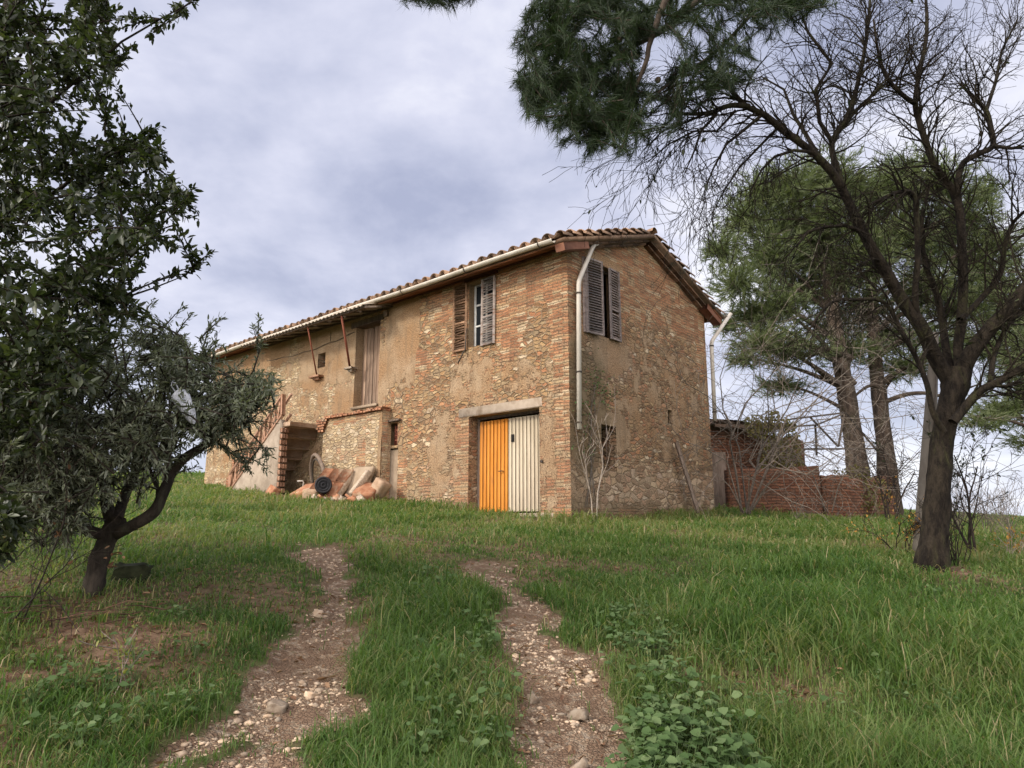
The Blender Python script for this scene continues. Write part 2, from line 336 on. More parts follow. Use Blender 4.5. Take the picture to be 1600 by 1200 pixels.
    col = mixc(t, ma(t, 'MULTIPLY', ma(t, 'MULTIPLY', jf, mr(t, mid, .46, .60)), ma(t, 'MULTIPLY', ma(t, 'SUBTRACT', 1.0, selpl), .75)), col, (.065, .042, .025))  # occlusion shade painted into some joints, along with dark dirt
    col = N(t, 'ShaderNodeHueSaturation', {'Saturation': .93, 'Value': .96, 'Color': col}).outputs[0]
    hs = ma(t, 'MULTIPLY', mr(t, ed, .0, .22), ma(t, 'ADD', .55, ma(t, 'MULTIPLY', rnd2, .6)))
    hb = ma(t, 'MULTIPLY', ma(t, 'SUBTRACT', 1.0, br.outputs['Fac']), ma(t, 'ADD', .5, ma(t, 'MULTIPLY', brs.outputs[1], .5)))
    h = N(t, 'ShaderNodeMix', {0: selbr, 2: hs, 3: hb}).outputs[0]
    h = ma(t, 'ADD', h, ma(t, 'MULTIPLY', joint, ma(t, 'MULTIPLY', deep, .25)))
    h = N(t, 'ShaderNodeMix', {0: selpl, 2: h, 3: ma(t, 'SUBTRACT', .72, ma(t, 'MULTIPLY', pits, .5))}).outputs[0]
    h = ma(t, 'ADD', h, ma(t, 'ADD', ma(t, 'MULTIPLY', fine, .42), ma(t, 'MULTIPLY', grit, .12)))
    out(t, pbsdf(t, col, .92, bump(t, h, 1.0, .035), .15)); return m
M = {}
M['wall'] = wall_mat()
M['plaster'] = rough_mat('old_plaster', (.28, .21, .14), (.36, .28, .195), 3, .9, .6, .012, (.21, .155, .10))
M['sideplaster'] = rough_mat('grey_plaster', (.26, .21, .155), (.35, .29, .22), 3.5, .9, .8, .018, (.19, .15, .105))
M['concrete'] = rough_mat('weathered_concrete', (.33, .265, .195), (.40, .33, .25), 5, .9, .5, .01, (.25, .19, .13))
M['pole'] = rough_mat('mossy_concrete', (.10, .088, .072), (.16, .142, .118), 4, .95, .6, .012, (.12, .115, .08), stretch=(1, 1, .4))
M['stone'] = rough_mat('limestone', (.27, .22, .165), (.41, .35, .275), 14, .9, .6, .01, rnd=.3)
M['gravel'] = rough_mat('gravel_stone', (.31, .235, .165), (.45, .37, .28), 20, .9, .4, .004, rnd=.4)
M['redbrick'] = rough_mat('brick_chunk', (.29, .125, .065), (.40, .21, .12), 8, .9, .8, .015, (.40, .30, .20), rnd=.15)
M['terracotta'] = rough_mat('terracotta', (.27, .145, .085), (.36, .22, .145), 7, .85, .4, .006, (.28, .17, .11), rnd=.15)
M['darkbrick'] = rough_mat('stair_block', (.33, .22, .14), (.43, .31, .21), 6, .9, .5, .01, (.30, .24, .17))
M['tile'] = rough_mat('roof_tile', (.17, .105, .066), (.26, .18, .122), 5, .9, .6, .01, (.11, .095, .07), rnd=.4)
M['soffit'] = rough_mat('soffit_terracotta', (.30, .125, .06), (.38, .17, .085), 3, .85, .3, .004, (.24, .11, .06), stretch=(1, .3, 1))
M['fascia'] = rough_mat('red_fascia', (.15, .065, .038), (.20, .095, .058), 6, .85, .3, .004)
M['gutter'] = rough_mat('cream_gutter', (.46, .42, .345), (.55, .51, .43), 3, .5, .15, .003, (.36, .30, .225), .4)
M['pipe'] = rough_mat('white_pipe', (.50, .46, .39), (.60, .56, .48), 4, .45, .15, .003, (.48, .42, .34), .4, stretch=(1, 1, .5))
M['clamp'] = rough_mat('dark_iron', (.05, .045, .04), (.09, .07, .05), 12, .7, .2, .002)
M['rust'] = rough_mat('rust_red_iron', (.20, .065, .04), (.28, .10, .06), 10, .75, .3, .003)
M['shutter'] = rough_mat('weathered_shutter', (.25, .215, .19), (.34, .30, .27), 9, .85, .3, .003, (.20, .12, .08), stretch=(1, 1, 3), rnd=.25)
M['shutter_brown'] = rough_mat('brown_shutter', (.22, .13, .075), (.31, .20, .125), 9, .85, .3, .003, (.16, .10, .065), stretch=(1, 1, 3), rnd=.3)
M['shutter_dark'] = rough_mat('dark_shutter', (.20, .17, .155), (.29, .25, .225), 9, .85, .3, .003, (.13, .09, .07), stretch=(1, 1, 3), rnd=.2)
M['frame'] = rough_mat('flaking_white_paint', (.50, .50, .47), (.62, .62, .58), 14, .6, .3, .002, (.36, .32, .26))
M['orange'] = rough_mat('orange_paint', (.56, .205, .026), (.64, .26, .045), 3.2, .65, .12, .002, (.33, .14, .045), .2, stretch=(1.5, 1.5, .3))
M['cream'] = rough_mat('cream_paint', (.50, .42, .295), (.58, .50, .365), 3.2, .65, .12, .002, (.30, .23, .155), .2, stretch=(1.5, 1.5, .3))
M['wood'] = rough_mat('grey_planks', (.25, .165, .11), (.37, .27, .195), 5, .85, .5, .004, (.17, .11, .075), stretch=(6, 6, .35), rnd=.18)
M['oldwood'] = rough_mat('old_timber', (.13, .095, .07), (.22, .17, .13), 6, .9, .5, .005, stretch=(5, 5, .5))
M['rubber'] = rough_mat('black_rubber', (.018, .018, .02), (.03, .03, .032), 20, .6, .2, .003)
M['corr'] = rough_mat('weathered_sheet', (.30, .25, .19), (.40, .34, .27), 4, .8, .3, .004, (.20, .16, .12))
M['bag'] = rough_mat('white_plastic', (.44, .47, .52), (.58, .61, .66), 22, .4, .9, .012)
M['moss'] = rough_mat('moss', (.022, .026, .012), (.045, .05, .024), 12, .95, .8, .01)
M['black'] = rough_mat('dark_inside', (.015, .013, .012), (.022, .02, .018), 5)
M['vinewood'] = rough_mat('grey_twig', (.10, .086, .072), (.20, .176, .148), 20, .85, .3, .003, rnd=.35)
M['palewood'] = rough_mat('pale_twig', (.28, .23, .185), (.38, .33, .27), 20, .85, .3, .003, rnd=.2)
M['bark'] = rough_mat('dark_bark', (.010, .0075, .0055), (.036, .028, .019), 13, .95, 1.0, .05, (.042, .040, .018), stretch=(1, 1, .35))
M['twig'] = rough_mat('bare_twig', (.020, .016, .013), (.042, .033, .026), 9, .9, .3, .004, rnd=.3)
M['olivebark'] = rough_mat('olive_bark', (.022, .018, .014), (.062, .05, .038), 8, .95, 1.0, .03, (.06, .058, .04), stretch=(1, 1, .4))
M['pinebark'] = rough_mat('pine_bark', (.035, .026, .02), (.105, .078, .058), 6, .95, 1.0, .06, (.07, .062, .038), stretch=(1, 1, .3))
M['pinelimb'] = rough_mat('pine_limb', (.045, .034, .026), (.085, .066, .05), 9, .95, .6, .01)
M['cone'] = rough_mat('pine_cone', (.05, .033, .022), (.09, .06, .04), 20, .9, .5, .01)
M['olive'] = leaf_mat('olive_leaves', [(0, (.07, .083, .046)), (.5, (.14, .158, .10)), (1, (.25, .265, .19))], .2, .5, .35, (.16, .18, .145))
M['holm'] = leaf_mat('holm_oak_leaves', [(0, (.017, .024, .010)), (.6, (.030, .042, .017)), (1, (.06, .074, .03))], .25, .42, .4)
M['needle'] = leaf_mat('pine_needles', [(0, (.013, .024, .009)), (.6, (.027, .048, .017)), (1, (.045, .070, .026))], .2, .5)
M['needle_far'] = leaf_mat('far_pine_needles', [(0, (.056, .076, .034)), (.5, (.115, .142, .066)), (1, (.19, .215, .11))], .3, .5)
M['grass'] = leaf_mat('grass_blades', [(0, (.034, .076, .016)), (.3, (.068, .132, .030)), (.55, (.115, .175, .050)), (.78, (.185, .215, .082)), (.86, (.22, .205, .09)), (1, (.34, .28, .165))], .4, .5, .2)
M['weed'] = leaf_mat('weed_leaves', [(0, (.055, .10, .032)), (.6, (.098, .155, .058)), (1, (.15, .205, .09))], .3, .6, .15)
M['ivy'] = leaf_mat('creeper_leaves', [(0, (.08, .075, .02)), (.6, (.13, .115, .035)), (1, (.18, .15, .05))], .3, .55)
M['dead'] = leaf_mat('dead_leaves', [(0, (.10, .05, .03)), (.5, (.18, .095, .05)), (1, (.30, .19, .11))], .15, .8)
M['orangeleaf'] = leaf_mat('orange_leaves', [(0, (.30, .13, .03)), (1, (.50, .28, .07))], .3, .7)
M['yellowleaf'] = leaf_mat('yellow_leaves', [(0, (.14, .16, .04)), (1, (.28, .27, .08))], .3, .6)
mg, t = newmat('glass_pane'); out(t, pbsdf(t, (.03, .035, .04), .08, None, .5)); M['glass'] = mg
# low brick ruin
mb, t = newmat('ruin_brick'); ob = N(t, 'ShaderNodeUVMap', uv_map='UVMap').outputs[0]
wv = N(t, 'ShaderNodeVectorMath', {0: noise(t, ob, 4, 4, .7).outputs[1], 3: .075}, operation='SCALE').outputs[0]; q = N(t, 'ShaderNodeVectorMath', {0: ob, 1: wv}, operation='ADD').outputs[0]
br = N(t, 'ShaderNodeTexBrick', {'Vector': q, 'Color1': (.17, .072, .042, 1), 'Color2': (.31, .15, .088, 1), 'Mortar': (.085, .05, .034, 1), 'Scale': 1.0, 'Mortar Size': .013, 'Mortar Smooth': .5, 'Brick Width': .28, 'Row Height': .085}, offset=.5)
f = noise(t, ob, 4, 6, .65).outputs[0]; f2 = noise(t, ob, 40, 4, .6).outputs[0]
col = mixc(t, mr(t, f, .5, .68), br.outputs[0], (.20, .13, .09)); col = mixc(t, mr(t, f2, .35, .65, 0, .75), col, (.10, .05, .033)); col = mixc(t, mr(t, noise(t, ob, 1.3, 5, .7).outputs[0], .48, .66, 0, .7), col, (.09, .06, .042))
out(t, pbsdf(t, col, .95, bump(t, ma(t, 'ADD', ma(t, 'SUBTRACT', 1.0, br.outputs['Fac']), ma(t, 'MULTIPLY', f2, .6)), 1.0, .03), .1)); M['ruin'] = mb
# ground
gm, t = newmat('earth_and_gravel'); ob = N(t, 'ShaderNodeTexCoord').outputs['Object']
f1 = noise(t, ob, 1.1, 5, .6).outputs[0]; f2 = noise(t, ob, 9, 6, .65).outputs[0]; f3 = noise(t, ob, 60, 4, .6).outputs[0]
gr = mixc(t, mr(t, f2, .35, .65), (.045, .058, .02), (.105, .085, .045)); gr = mixc(t, mr(t, f1, .45, .65), gr, (.09, .105, .038))
earth = mixc(t, mr(t, f2, .35, .65), (.10, .058, .037), (.21, .14, .092)); gr = mixc(t, attr(t, 'dirt'), gr, earth)
vo = N(t, 'ShaderNodeTexVoronoi', {'Vector': ob, 'Scale': 40.0}); ve = N(t, 'ShaderNodeTexVoronoi', {'Vector': ob, 'Scale': 40.0}, feature='DISTANCE_TO_EDGE')
vs = N(t, 'ShaderNodeSeparateColor', {0: vo.outputs[0]})
gv = ramp(t, vs.outputs[0], [(0, (.17, .105, .065)), (.3, (.25, .17, .11)), (.6, (.34, .26, .18)), (.85, (.43, .35, .26)), (1, (.5, .43, .34))]); gv = mixc(t, ma(t, 'MULTIPLY', mr(t, ve.outputs[0], .0, .10, 1, 0), .55), gv, (.13, .082, .052))
gv = mixc(t, mr(t, f2, .42, .56), gv, earth); 
tm = mr(t, ma(t, 'ADD', attr(t, 'track'), ma(t, 'MULTIPLY', ma(t, 'SUBTRACT', f2, .5), .7)), .35, .6)
col = mixc(t, tm, gr, gv); far = attr(t, 'far'); fcol = mixc(t, mr(t, f1, .35, .65), (.10, .15, .045), (.15, .19, .065)); col = mixc(t, far, col, fcol)
hh = ma(t, 'ADD', ma(t, 'MULTIPLY', mr(t, ve.outputs[0], 0, .2), ma(t, 'MULTIPLY', tm, .8)), ma(t, 'ADD', f2, ma(t, 'MULTIPLY', f3, .5)))
out(t, pbsdf(t, col, .95, bump(t, hh, .8, .03), .1)); M['ground'] = gm
# ------------------------------------------------------------------ ground
rng = np.random.default_rng(7); random.seed(7)
u = np.linspace(-1, 1, 331); gx = np.sinh(u * 6.6) / np.sinh(6.6) * 420; gy = np.sinh(u * 6.6) / np.sinh(6.6) * 420 + 6
X, Y = np.meshgrid(gx, gy); k = len(gx); Z = gz(X, Y)
i = np.arange(k - 1)[:, None] * k + np.arange(k - 1)[None]
g = mesh_obj('ground', np.stack([X, Y, Z], -1).reshape(-1, 3), [np.stack([i, i + 1, i + k + 1, i + k], -1).reshape(-1, 4)], M['ground'], None, True,
    {'track': track(X, Y).ravel(), 'dirt': dirt(X, Y).ravel(), 'far': sstep(22, 40, np.hypot(X, Y)).ravel()})
tag(g, kind='structure')
# ------------------------------------------------------------------ farmhouse
L, WD, EH, RH = 16.5, 6.45, 5.92, 7.02       # length, gable width, eaves and ridge heights of the walls
house = empty('farmhouse', HO, 'abandoned two-storey brick and rubble stone farmhouse with shuttered windows and tiled roof', 'farmhouse', rz=HA)
def blob(u, v, cu, cv_, ru, rv, soft=.6):
    d = np.sqrt(((u - cu) / ru) ** 2 + ((v - cv_) / rv) ** 2); return sstep(1 + soft, 1 - soft * .4, d)
def wall_panel(name, U, top, openings, to3, masks, vmin=-.7, reveal=.3, proud=0.0):
    ge = {o[0] for o in openings} | {o[1] for o in openings}; gv_ = {o[2] for o in openings} | {o[3] for o in openings}
    us = np.array(sorted(set(np.round(np.arange(0, U, .1), 3)) | ge | {U})); vs_ = np.array(sorted(set(np.round(np.arange(vmin, EH - .05, .1), 3)) | gv_ | {EH}))
    def thin(a, keep):
        r = [a[0]]
        for q in a[1:]:
            if q - r[-1] < .035:
                if q in keep: r[-1] = q
                continue
            r.append(q)
        return np.array(r)
    us = thin(us, ge | {0, U}); vs_ = thin(vs_, gv_ | {EH})
    ext = np.linspace(0, 1, 12)[1:] if top is not None else []
    rows = [(v, 0) for v in vs_] + [(EH, e) for e in ext]
    UU, VV = np.meshgrid(us, [r[0] for r in rows]); EE = np.array([r[1] for r in rows])[:, None]
    if top is not None: VV = VV + EE * (np.array([top(q) for q in us])[None] - EH)
    nu = len(us); nr = len(rows)
    off = .022 * (fnoise(UU * 2.2, VV * 3.5, 41) - .5) * 2 + .05 * (fnoise(UU * .6, VV * .6, 42) - .5)
    for (a, b, c, d, *_) in openings:
        near = np.maximum(np.maximum(a - UU, UU - b), np.maximum(c - VV, VV - d)); off *= np.clip(near / .25, 0, 1)
    edge = np.minimum(UU, U - UU); off = off * np.clip(edge / .3, 0, 1) + (edge < .01) * .014 * (fnoise(VV * 9, UU * 0, 43) - .5)
    P = to3(UU.ravel(), VV.ravel(), (-off).ravel() - proud)
    Q = []
    for r in range(nr - 1):
        vm = (rows[r][0] + rows[r + 1][0]) / 2
        for c in range(nu - 1):
            um = (us[c] + us[c + 1]) / 2
            if rows[r + 1][1] == 0 and any(o[0] < um < o[1] and o[2] < vm < o[3] for o in openings): continue
            q = r * nu + c; Q.append((q, q + 1, q + nu + 1, q + nu))
    V = [P]; UV = [np.stack([UU.ravel(), VV.ravel()], 1)]; n = len(P)
    mk = {q: [f(UU, VV).ravel()] for q, f in masks.items()}
    for o in openings:
        a, b, c, d = o[:4]; rd = o[4] if len(o) > 4 else reveal
        for (u0, v0, u1, v1) in ((a, c, a, d), (a, d, b, d), (b, d, b, c), (b, c, a, c)):
            uu = np.array([u0, u1, u1, u0]); vv = np.array([v0, v1, v1, v0]); dd = np.array([0, 0, rd, rd]) - proud
            V.append(to3(uu, vv, dd)); sh = np.array([0, 0, rd, rd])
            UV.append(np.stack([uu + (sh if u0 == u1 else 0), vv + (sh if v0 == v1 else 0)], 1)); Q.append((n, n + 1, n + 2, n + 3)); n += 4
            for q, f in masks.items(): mk[q].append(np.full(4, {'plaster': .9 if len(o) < 6 else o[5], 'grey': .35}.get(q, 0.0)))
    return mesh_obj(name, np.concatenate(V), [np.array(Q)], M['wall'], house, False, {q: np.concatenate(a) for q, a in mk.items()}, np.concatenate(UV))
F_OP = [(.82, 2.97, -.5, 2.43, .40, .45), (2.17, 3.02, 4.12, 5.74, .28), (6.5, 7.62, 3.12, 5.5, .34), (9.14, 9.54, 4.57, 5.02, .35, .5), (5.6, 6.08, 1.95, 2.54, .30), (5.56, 6.07, -.4, 1.88, .14)]
G_OP = [(.95, 1.93, 4.12, 5.83, .3), (1.14, 1.72, 1.1, 2.1, .4, .3), (4.11, 4.36, 2.42, 2.78, .12, .9)]
def f_brick(u, v):
    m = .75 * sstep(4.5, 5.1, v + .5 * (fnoise(u, v, 2) - .5)) * sstep(4.7, 4.3, u)
    m = np.maximum(m, 1.0 * sstep(.62, .35, u + .2 * (vnoise(u * 0, v * 3.6, 8) - .5)) * sstep(-.6, .2, v))
    m = np.maximum(m, .85 * sstep(.28, .1, np.abs(u - .62)) * sstep(2.45, 2.35, v)); m = np.maximum(m, .95 * sstep(.32, .2, np.abs(u - 3.17)) * sstep(2.5, 2.3, v))
    m = np.maximum(m, .6 * blob(u, v, 2.6, 3.2, .7, .5)); m = np.maximum(m, .9 * sstep(.3, .1, np.abs(u - 5.35)) * sstep(1.8, 1.4, v)); m = np.maximum(m, .75 * blob(u, v, 1.7, 4.6, .5, .9))
    m = np.maximum(m, .85 * blob(u, v, 7.3, 1.5, .25, .6)); m = np.maximum(m, .55 * blob(u, v, 5.2, 4.0, .9, .5)); m = np.maximum(m, .5 * blob(u, v, 4.0, 1.0, .7, .5)); return m
def f_plaster(u, v):
    m = .95 * sstep(.85, .6, np.abs(u - 5.55)) * sstep(3.0, 3.7, v + 1.0 * (fnoise(u * 1.3, v, 6) - .5)) * np.where(u < 4.95, sstep(4.2, 4.6, v), 1)
    m = np.maximum(m, .95 * sstep(7.5, 7.8, u) * sstep(11.5, 9.8, u) * sstep(3.5, 4.4, v + .6 * (fnoise(u, v, 12) - .5)))
    m = np.maximum(m, .85 * sstep(10.5, 11.5, u) * sstep(4.6, 5.3, v)); m = np.maximum(m, .46 * sstep(6.4, 7.6, u)); m = np.maximum(m, .8 * blob(u, v, 6.6, 3.9, .5, 1.0)); m = np.maximum(m, .62 * blob(u, v, 2.9, 3.35, .75, .6)); m = np.maximum(m, .62 * blob(u, v, 3.9, 1.7, .5, 1.0)); m = np.maximum(m, .6 * blob(u, v, .55, 1.3, .25, 1.2))
    m = np.maximum(m, .55 * blob(u, v, 1.2, 3.2, .9, .35)); m = np.maximum(m, .8 * blob(u, v, 7.9, 3.3, .7, .5)); m = np.maximum(m, .42 * sstep(3.4, 2.2, v) * sstep(4.8, 3.2, u)); return m
F_M = {'brick': f_brick, 'plaster': f_plaster,
    'big': lambda u, v: .40 * sstep(4.6, 3.2, v) + .08 * sstep(4, 7, u), 'pale': lambda u, v: np.clip(.9 * sstep(5.8, 8.0, u + .8 * (fnoise(u, v, 3) - .5)) + .55 * sstep(2.2, .6, v) * sstep(3.0, 4.2, u), 0, 1),
    'grey': lambda u, v: np.clip(.35 * sstep(3.2, 1.5, v) * sstep(5, 3, u), 0, 1), 'moss': lambda u, v: .30 * blob(u, v, 4.3, 3.6, .9, .9) + .25 * blob(u, v, 1.0, 5.5, 2.5, .6) + .55 * sstep(.75, .1, v - .08 * u)}
wall_panel('front_wall', L, None, F_OP, lambda u, v, d: np.stack([d, u, v], 1), F_M)
def g_top(q): return EH + (RH - EH) * (1 - abs(q - WD / 2) / (WD / 2)) + .02
G_M = {'brick': lambda u, v: np.maximum(np.maximum(.72 * sstep(4.3, 5.2, v + .7 * (fnoise(u, v, 2) - .5)), .95 * sstep(.5, .25, u) * sstep(1.8, 2.6, v)), np.maximum(.95 * sstep(5.7, 6.1, u) * sstep(3.9, 4.3, v), .7 * sstep(.35, .1, v)) + .34 * sstep(4.8, 4.4, v)),
    'plaster': lambda u, v: np.clip(np.maximum(np.maximum(.49 * sstep(5.0, 4.3, v) * sstep(1.2, 1.7, v), .9 * blob(u, v, 1.6, 3.75, .7, .45)), .55 * sstep(1.0, .4, u) * sstep(4, 3, v)), 0, 1) + .9 * blob(u, v, 1.45, 5.98, .75, .10, .3) + .8 * blob(u, v, 1.5, 2.2, .5, .14, .4) + .7 * blob(u, v, 1.95, 1.9, .22, .3, .4),
    'big': lambda u, v: .62 * sstep(1.7, 1.1, v), 'pale': lambda u, v: .45 * sstep(1.5, .9, v), 'grey': lambda u, v: .14 + .35 * sstep(1.6, 1.0, v) + .5 * blob(u, v, 1.6, 3.7, .9, .5), 'moss': lambda u, v: .5 * blob(u, v, .6, 2.4, .7, 1.2) + .36 * sstep(5, 4, v) + .4 * sstep(.8, .1, v)}
wall_panel('gable_wall', WD, g_top, G_OP, lambda u, v, d: np.stack([u, d, v], 1), G_M)
def plain(name, pts, uvs):
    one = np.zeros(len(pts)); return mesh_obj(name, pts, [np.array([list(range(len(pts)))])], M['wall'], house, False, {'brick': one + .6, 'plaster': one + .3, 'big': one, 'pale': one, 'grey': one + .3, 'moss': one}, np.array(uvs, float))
plain('rear_wall', [(WD, 0, -.7), (WD, L, -.7), (WD, L, EH), (WD, 0, EH)], [(0, -.7), (L, -.7), (L, EH), (0, EH)])
plain('end_wall', [(0, L, -.7), (WD, L, -.7), (WD, L, EH), (WD / 2, L, RH), (0, L, EH)], [(0, -.7), (WD, -.7), (WD, EH), (WD / 2, RH), (0, EH)])
# roof: sloping deck with boards, tiles, verge
SL = (RH - EH) / (WD / 2); OH = .55; VO = .34
def roof_z(x): return EH + .10 + SL * (WD / 2 - abs(x - WD / 2))
b = MB(); th = .09
for s in (0, 1):
    xs = [-OH, WD / 2] if s == 0 else [WD / 2, WD + OH]
    V = [(x, y, roof_z(x) + dz) for dz in (-th, 0) for x in xs for y in (-VO, L + VO)]
    b.add(V, [(0, 2, 3, 1), (4, 5, 7, 6), (0, 4, 6, 2), (1, 3, 7, 5), (0, 1, 5, 4), (2, 6, 7, 3)])
roof = b.build('roof', M['tile'], house)
for x in (-OH / 2 - .02, WD + OH / 2 + .02):
    b = MB(); sg = 1 if x < 0 else -1
    for k in range(24):
        y0 = -VO + .03 + k * .72
        if y0 > L: break
        b.bar((x - sg * .235, y0 + .355, roof_z(x - sg * .235) - th - .02), (x + sg * .27, y0 + .355, roof_z(x + sg * .27) - th - .02), .705, .025)
    b.build('soffit', M['soffit'], roof)
b = MB()
def coppo(b, x0, x1, y, r0, r1, up, z0, z1, arc=math.pi * .95, n=7):
    a = np.linspace(-arc / 2, arc / 2, n); V = []
    for (x, r, z) in ((x0, r0, z0), (x1, r1, z1)):
        for q in a: V.append((x, y + r * math.sin(q), z + up * (r * math.cos(q) - r * .15)))
        for q in a: V.append((x, y + (r - .014) * math.sin(q), z + up * ((r - .014) * math.cos(q) - r * .15)))
    Q = []
    for i in range(n - 1):
        Q += [(i, i + 1, 2 * n + i + 1, 2 * n + i), (n + i + 1, n + i, 3 * n + i, 3 * n + i + 1), (i + 1, i, n + i, n + i + 1), (2 * n + i, 2 * n + i + 1, 3 * n + i + 1, 3 * n + i)]
    b.add(V, Q)
sp = .325; ny = int((L + 2 * VO) / sp)
for side in (0, 1):
    for iy in range(ny + 1):
        y = -VO + .09 + iy * sp; rows = 10
        for k in range(rows):
            if side == 1 and iy > 3 and k > 2: continue
            l = .40; sx = .365; x0 = -OH - .07 + k * sx; x1 = x0 + l
            if x1 > WD / 2: x1 = WD / 2
            zz0 = roof_z(x0) + .075 + .012 * (k > 0); zz1 = roof_z(x1) + .03
            jy = random.gauss(0, .012); jz = random.gauss(0, .008) + .035 * (vnoise(y * .45, k * .6, 3) - .5) + (.03 if random.random() < .05 else 0)
            sgx = (lambda q: q) if side == 0 else (lambda q: WD - q)
            coppo(b, sgx(x0 + random.uniform(-.03, .03)), sgx(x1), y + jy, .135, .10, 1, zz0 + jz + .012, zz1 + jz)
            if k < 2 and iy < ny: coppo(b, sgx(x0), sgx(x1), y + sp / 2, .115, .095, -1, zz0 + .06, zz1 + .06)
b.build('roof_tiles', M['tile'], roof)
b = MB()
y = -VO - .02
while y < L + VO: coppo_y = y; b.add(*(lambda n=8: (
        [(WD / 2 + r * math.sin(q), yy, roof_z(WD / 2) + .05 + r * math.cos(q)) for (yy, r) in ((coppo_y, .125), (coppo_y + .44, .10)) for q in np.linspace(-1.5, 1.5, n)],
        [(i, i + 1, n + i + 1, n + i) for i in range(n - 1)]))()); y += .38
b.build('ridge_tiles', M['tile'], roof)
b = MB()                                               # two courses of flat tiles and boards under the verge
for s in (0, 1):
    for (w, dz, y0) in ((.045, -.14, -.20), (.05, -.20, -.10)):
        for q in range(11):
            f0 = -.25 + q * (WD / 2 + .2) / 11; f1 = f0 + (WD / 2 + .2) / 11 - .01
            x0, x1 = (f0, f1) if s == 0 else (WD - f0, WD - f1)
            b.bar((x0, y0 / 2 + .03, roof_z(x0) + dz), (x1, y0 / 2 + .03, roof_z(x1) + dz), -y0 + .1, w)
b.build('verge_course', M['tile'], roof)
b = MB(); b.bar((-.52, -.20, roof_z(-.52) - .20), (.38, -.20, roof_z(.38) - .20), .24, .16); b.build('corner_board', M['fascia'], roof)
b = MB(); b.bar((WD + .52, -.16, roof_z(WD + .52) - .20), (WD - .32, -.16, roof_z(WD - .32) - .20), .24, .18); b.build('corner_board', M['fascia'], roof)
b = MB(); b.bar((-.03, .0, EH - .03), (-.03, L, EH - .03), .06, .09); b.build('eaves_course', M['fascia'], roof)
# gutter and pipes
def half_gutter(name, x, y0, y1, z, r=.076):
    ys = np.linspace(y0, y1, 34); a = np.linspace(math.pi, 2 * math.pi, 9); V = []; n = 9
    for y in ys:
        zz = z + .012 * math.sin(y * 1.1) - .0012 * (y - y0)
        for rr in (r, r - .008):
            for q in a: V.append((x + rr * math.cos(q), y, zz + rr * math.sin(q)))
    Q = []
    for i in range(len(ys) - 1):
        o = i * 2 * n; p = o + 2 * n
        for j in range(n - 1): Q += [(o + j, o + j + 1, p + j + 1, p + j), (o + n + j + 1, o + n + j, p + n + j, p + n + j + 1)]
        Q += [(o, p, p + n, o + n), (o + n - 1, o + 2 * n - 1, p + 2 * n - 1, p + n - 1)]
    for o in (0, (len(ys) - 1) * 2 * n):
        for j in range(n - 1): Q.append((o + j, o + j + 1, o + n + j + 1, o + n + j))
    return mesh_obj(name, V, [np.array(Q)], M['gutter'], house, True)
gu = half_gutter('gutter', -OH - .08, -.12, 16.2, 5.82)
for y in (.25, 2.5, 4.8, 7.1, 9.4, 11.7, 14, 15.9):
    b = MB(); a = np.linspace(math.pi, 2 * math.pi, 9); b.tube([(-OH - .08 + .09 * math.cos(q), y, 5.82 + .09 * math.sin(q)) for q in a], .012, 5); b.build('gutter_bracket', M['clamp'], gu)
half_gutter('gutter', WD + OH + .08, -.45, L, 5.84)
def pipe(pts, r, clamps):
    b = MB(); P = [np.array(p, float) for p in pts]; Q = [P[0]]
    for i in range(1, len(P) - 1):
        d0 = P[i - 1] - P[i]; d1 = P[i + 1] - P[i]
        for q in (.0, .5, 1.0): 
            a = P[i] + d0 / np.linalg.norm(d0) * .09; c = P[i] + d1 / np.linalg.norm(d1) * .09
            Q.append((1 - q) ** 2 * a + 2 * q * (1 - q) * P[i] + q * q * c)
    Q.append(P[-1]); b.tube(Q, r, 12); o = b.build('downpipe', M['pipe'], house, True)
    for c in clamps:
        b = MB(); c = np.array(c, float); b.tube([c - (0, 0, .018), c + (0, 0, .018)], r + .012, 12); b.build('pipe_clamp', M['clamp'], o)
pipe([(.93, -.16, 6.2), (.78, -.16, 6.12), (.24, -.12, 5.12), (.17, -.11, 1.88)], .052, [(.235, -.12, 4.85), (.20, -.115, 3.1), (.172, -.11, 2.02)])
pipe([(7.15, -.5, 5.9), (6.62, -.10, 5.02), (6.60, -.08, 2.75)], .055, [(6.62, -.10, 4.9), (6.60, -.08, 3.0)])
# garage door
b = MB(); b.box((.022, 2.03, 2.54), (.07, 2.58, .21), bev=.012); b.build('lintel', M['concrete'], house)
gd = MB(); gx = .30
gd.bar((gx + .02, .86, 2.40), (gx + .02, 2.94, 2.40), .05, .06); gd.bar((gx + .02, 2.945, -.1), (gx + .02, 2.945, 2.43), .05, .05)
gdo = gd.build('garage_door', M['oldwood'], house)
def leaf(y0, y1, mat, n, lab):
    b = MB(); w = (y1 - y0) / n
    for i in range(n):
        a = y0 + i * w; b.box((gx, a + w * .44, 1.27), (.03, w * .80, 2.10), bev=.008)
    b.box((gx + .022, (y0 + y1) / 2, 1.27), (.012, y1 - y0, 2.12)); o = b.build('door_leaf', mat, gdo); o['label'] = lab
    return o
leaf(2.0, 2.90, M['orange'], 8, 'orange painted ribbed metal door leaf'); lf = leaf(1.0, 1.99, M['cream'], 9, 'cream painted ribbed metal door leaf')
b = MB(); b.box((gx - .03, 1.83, 1.86), (.02, .085, .17)); b.build('lock_plate', M['black'], gdo)
b = MB(); b.tube([(gx - .01, 2.13, 1.13), (gx - .07, 2.13, 1.13), (gx - .075, 2.22, 1.125)], .012, 6); b.build('handle', M['clamp'], gdo)
b = MB(); b.box((-.025, .74, 1.25), (.05, .05, .05)); b.build('latch', M['clamp'], gdo)
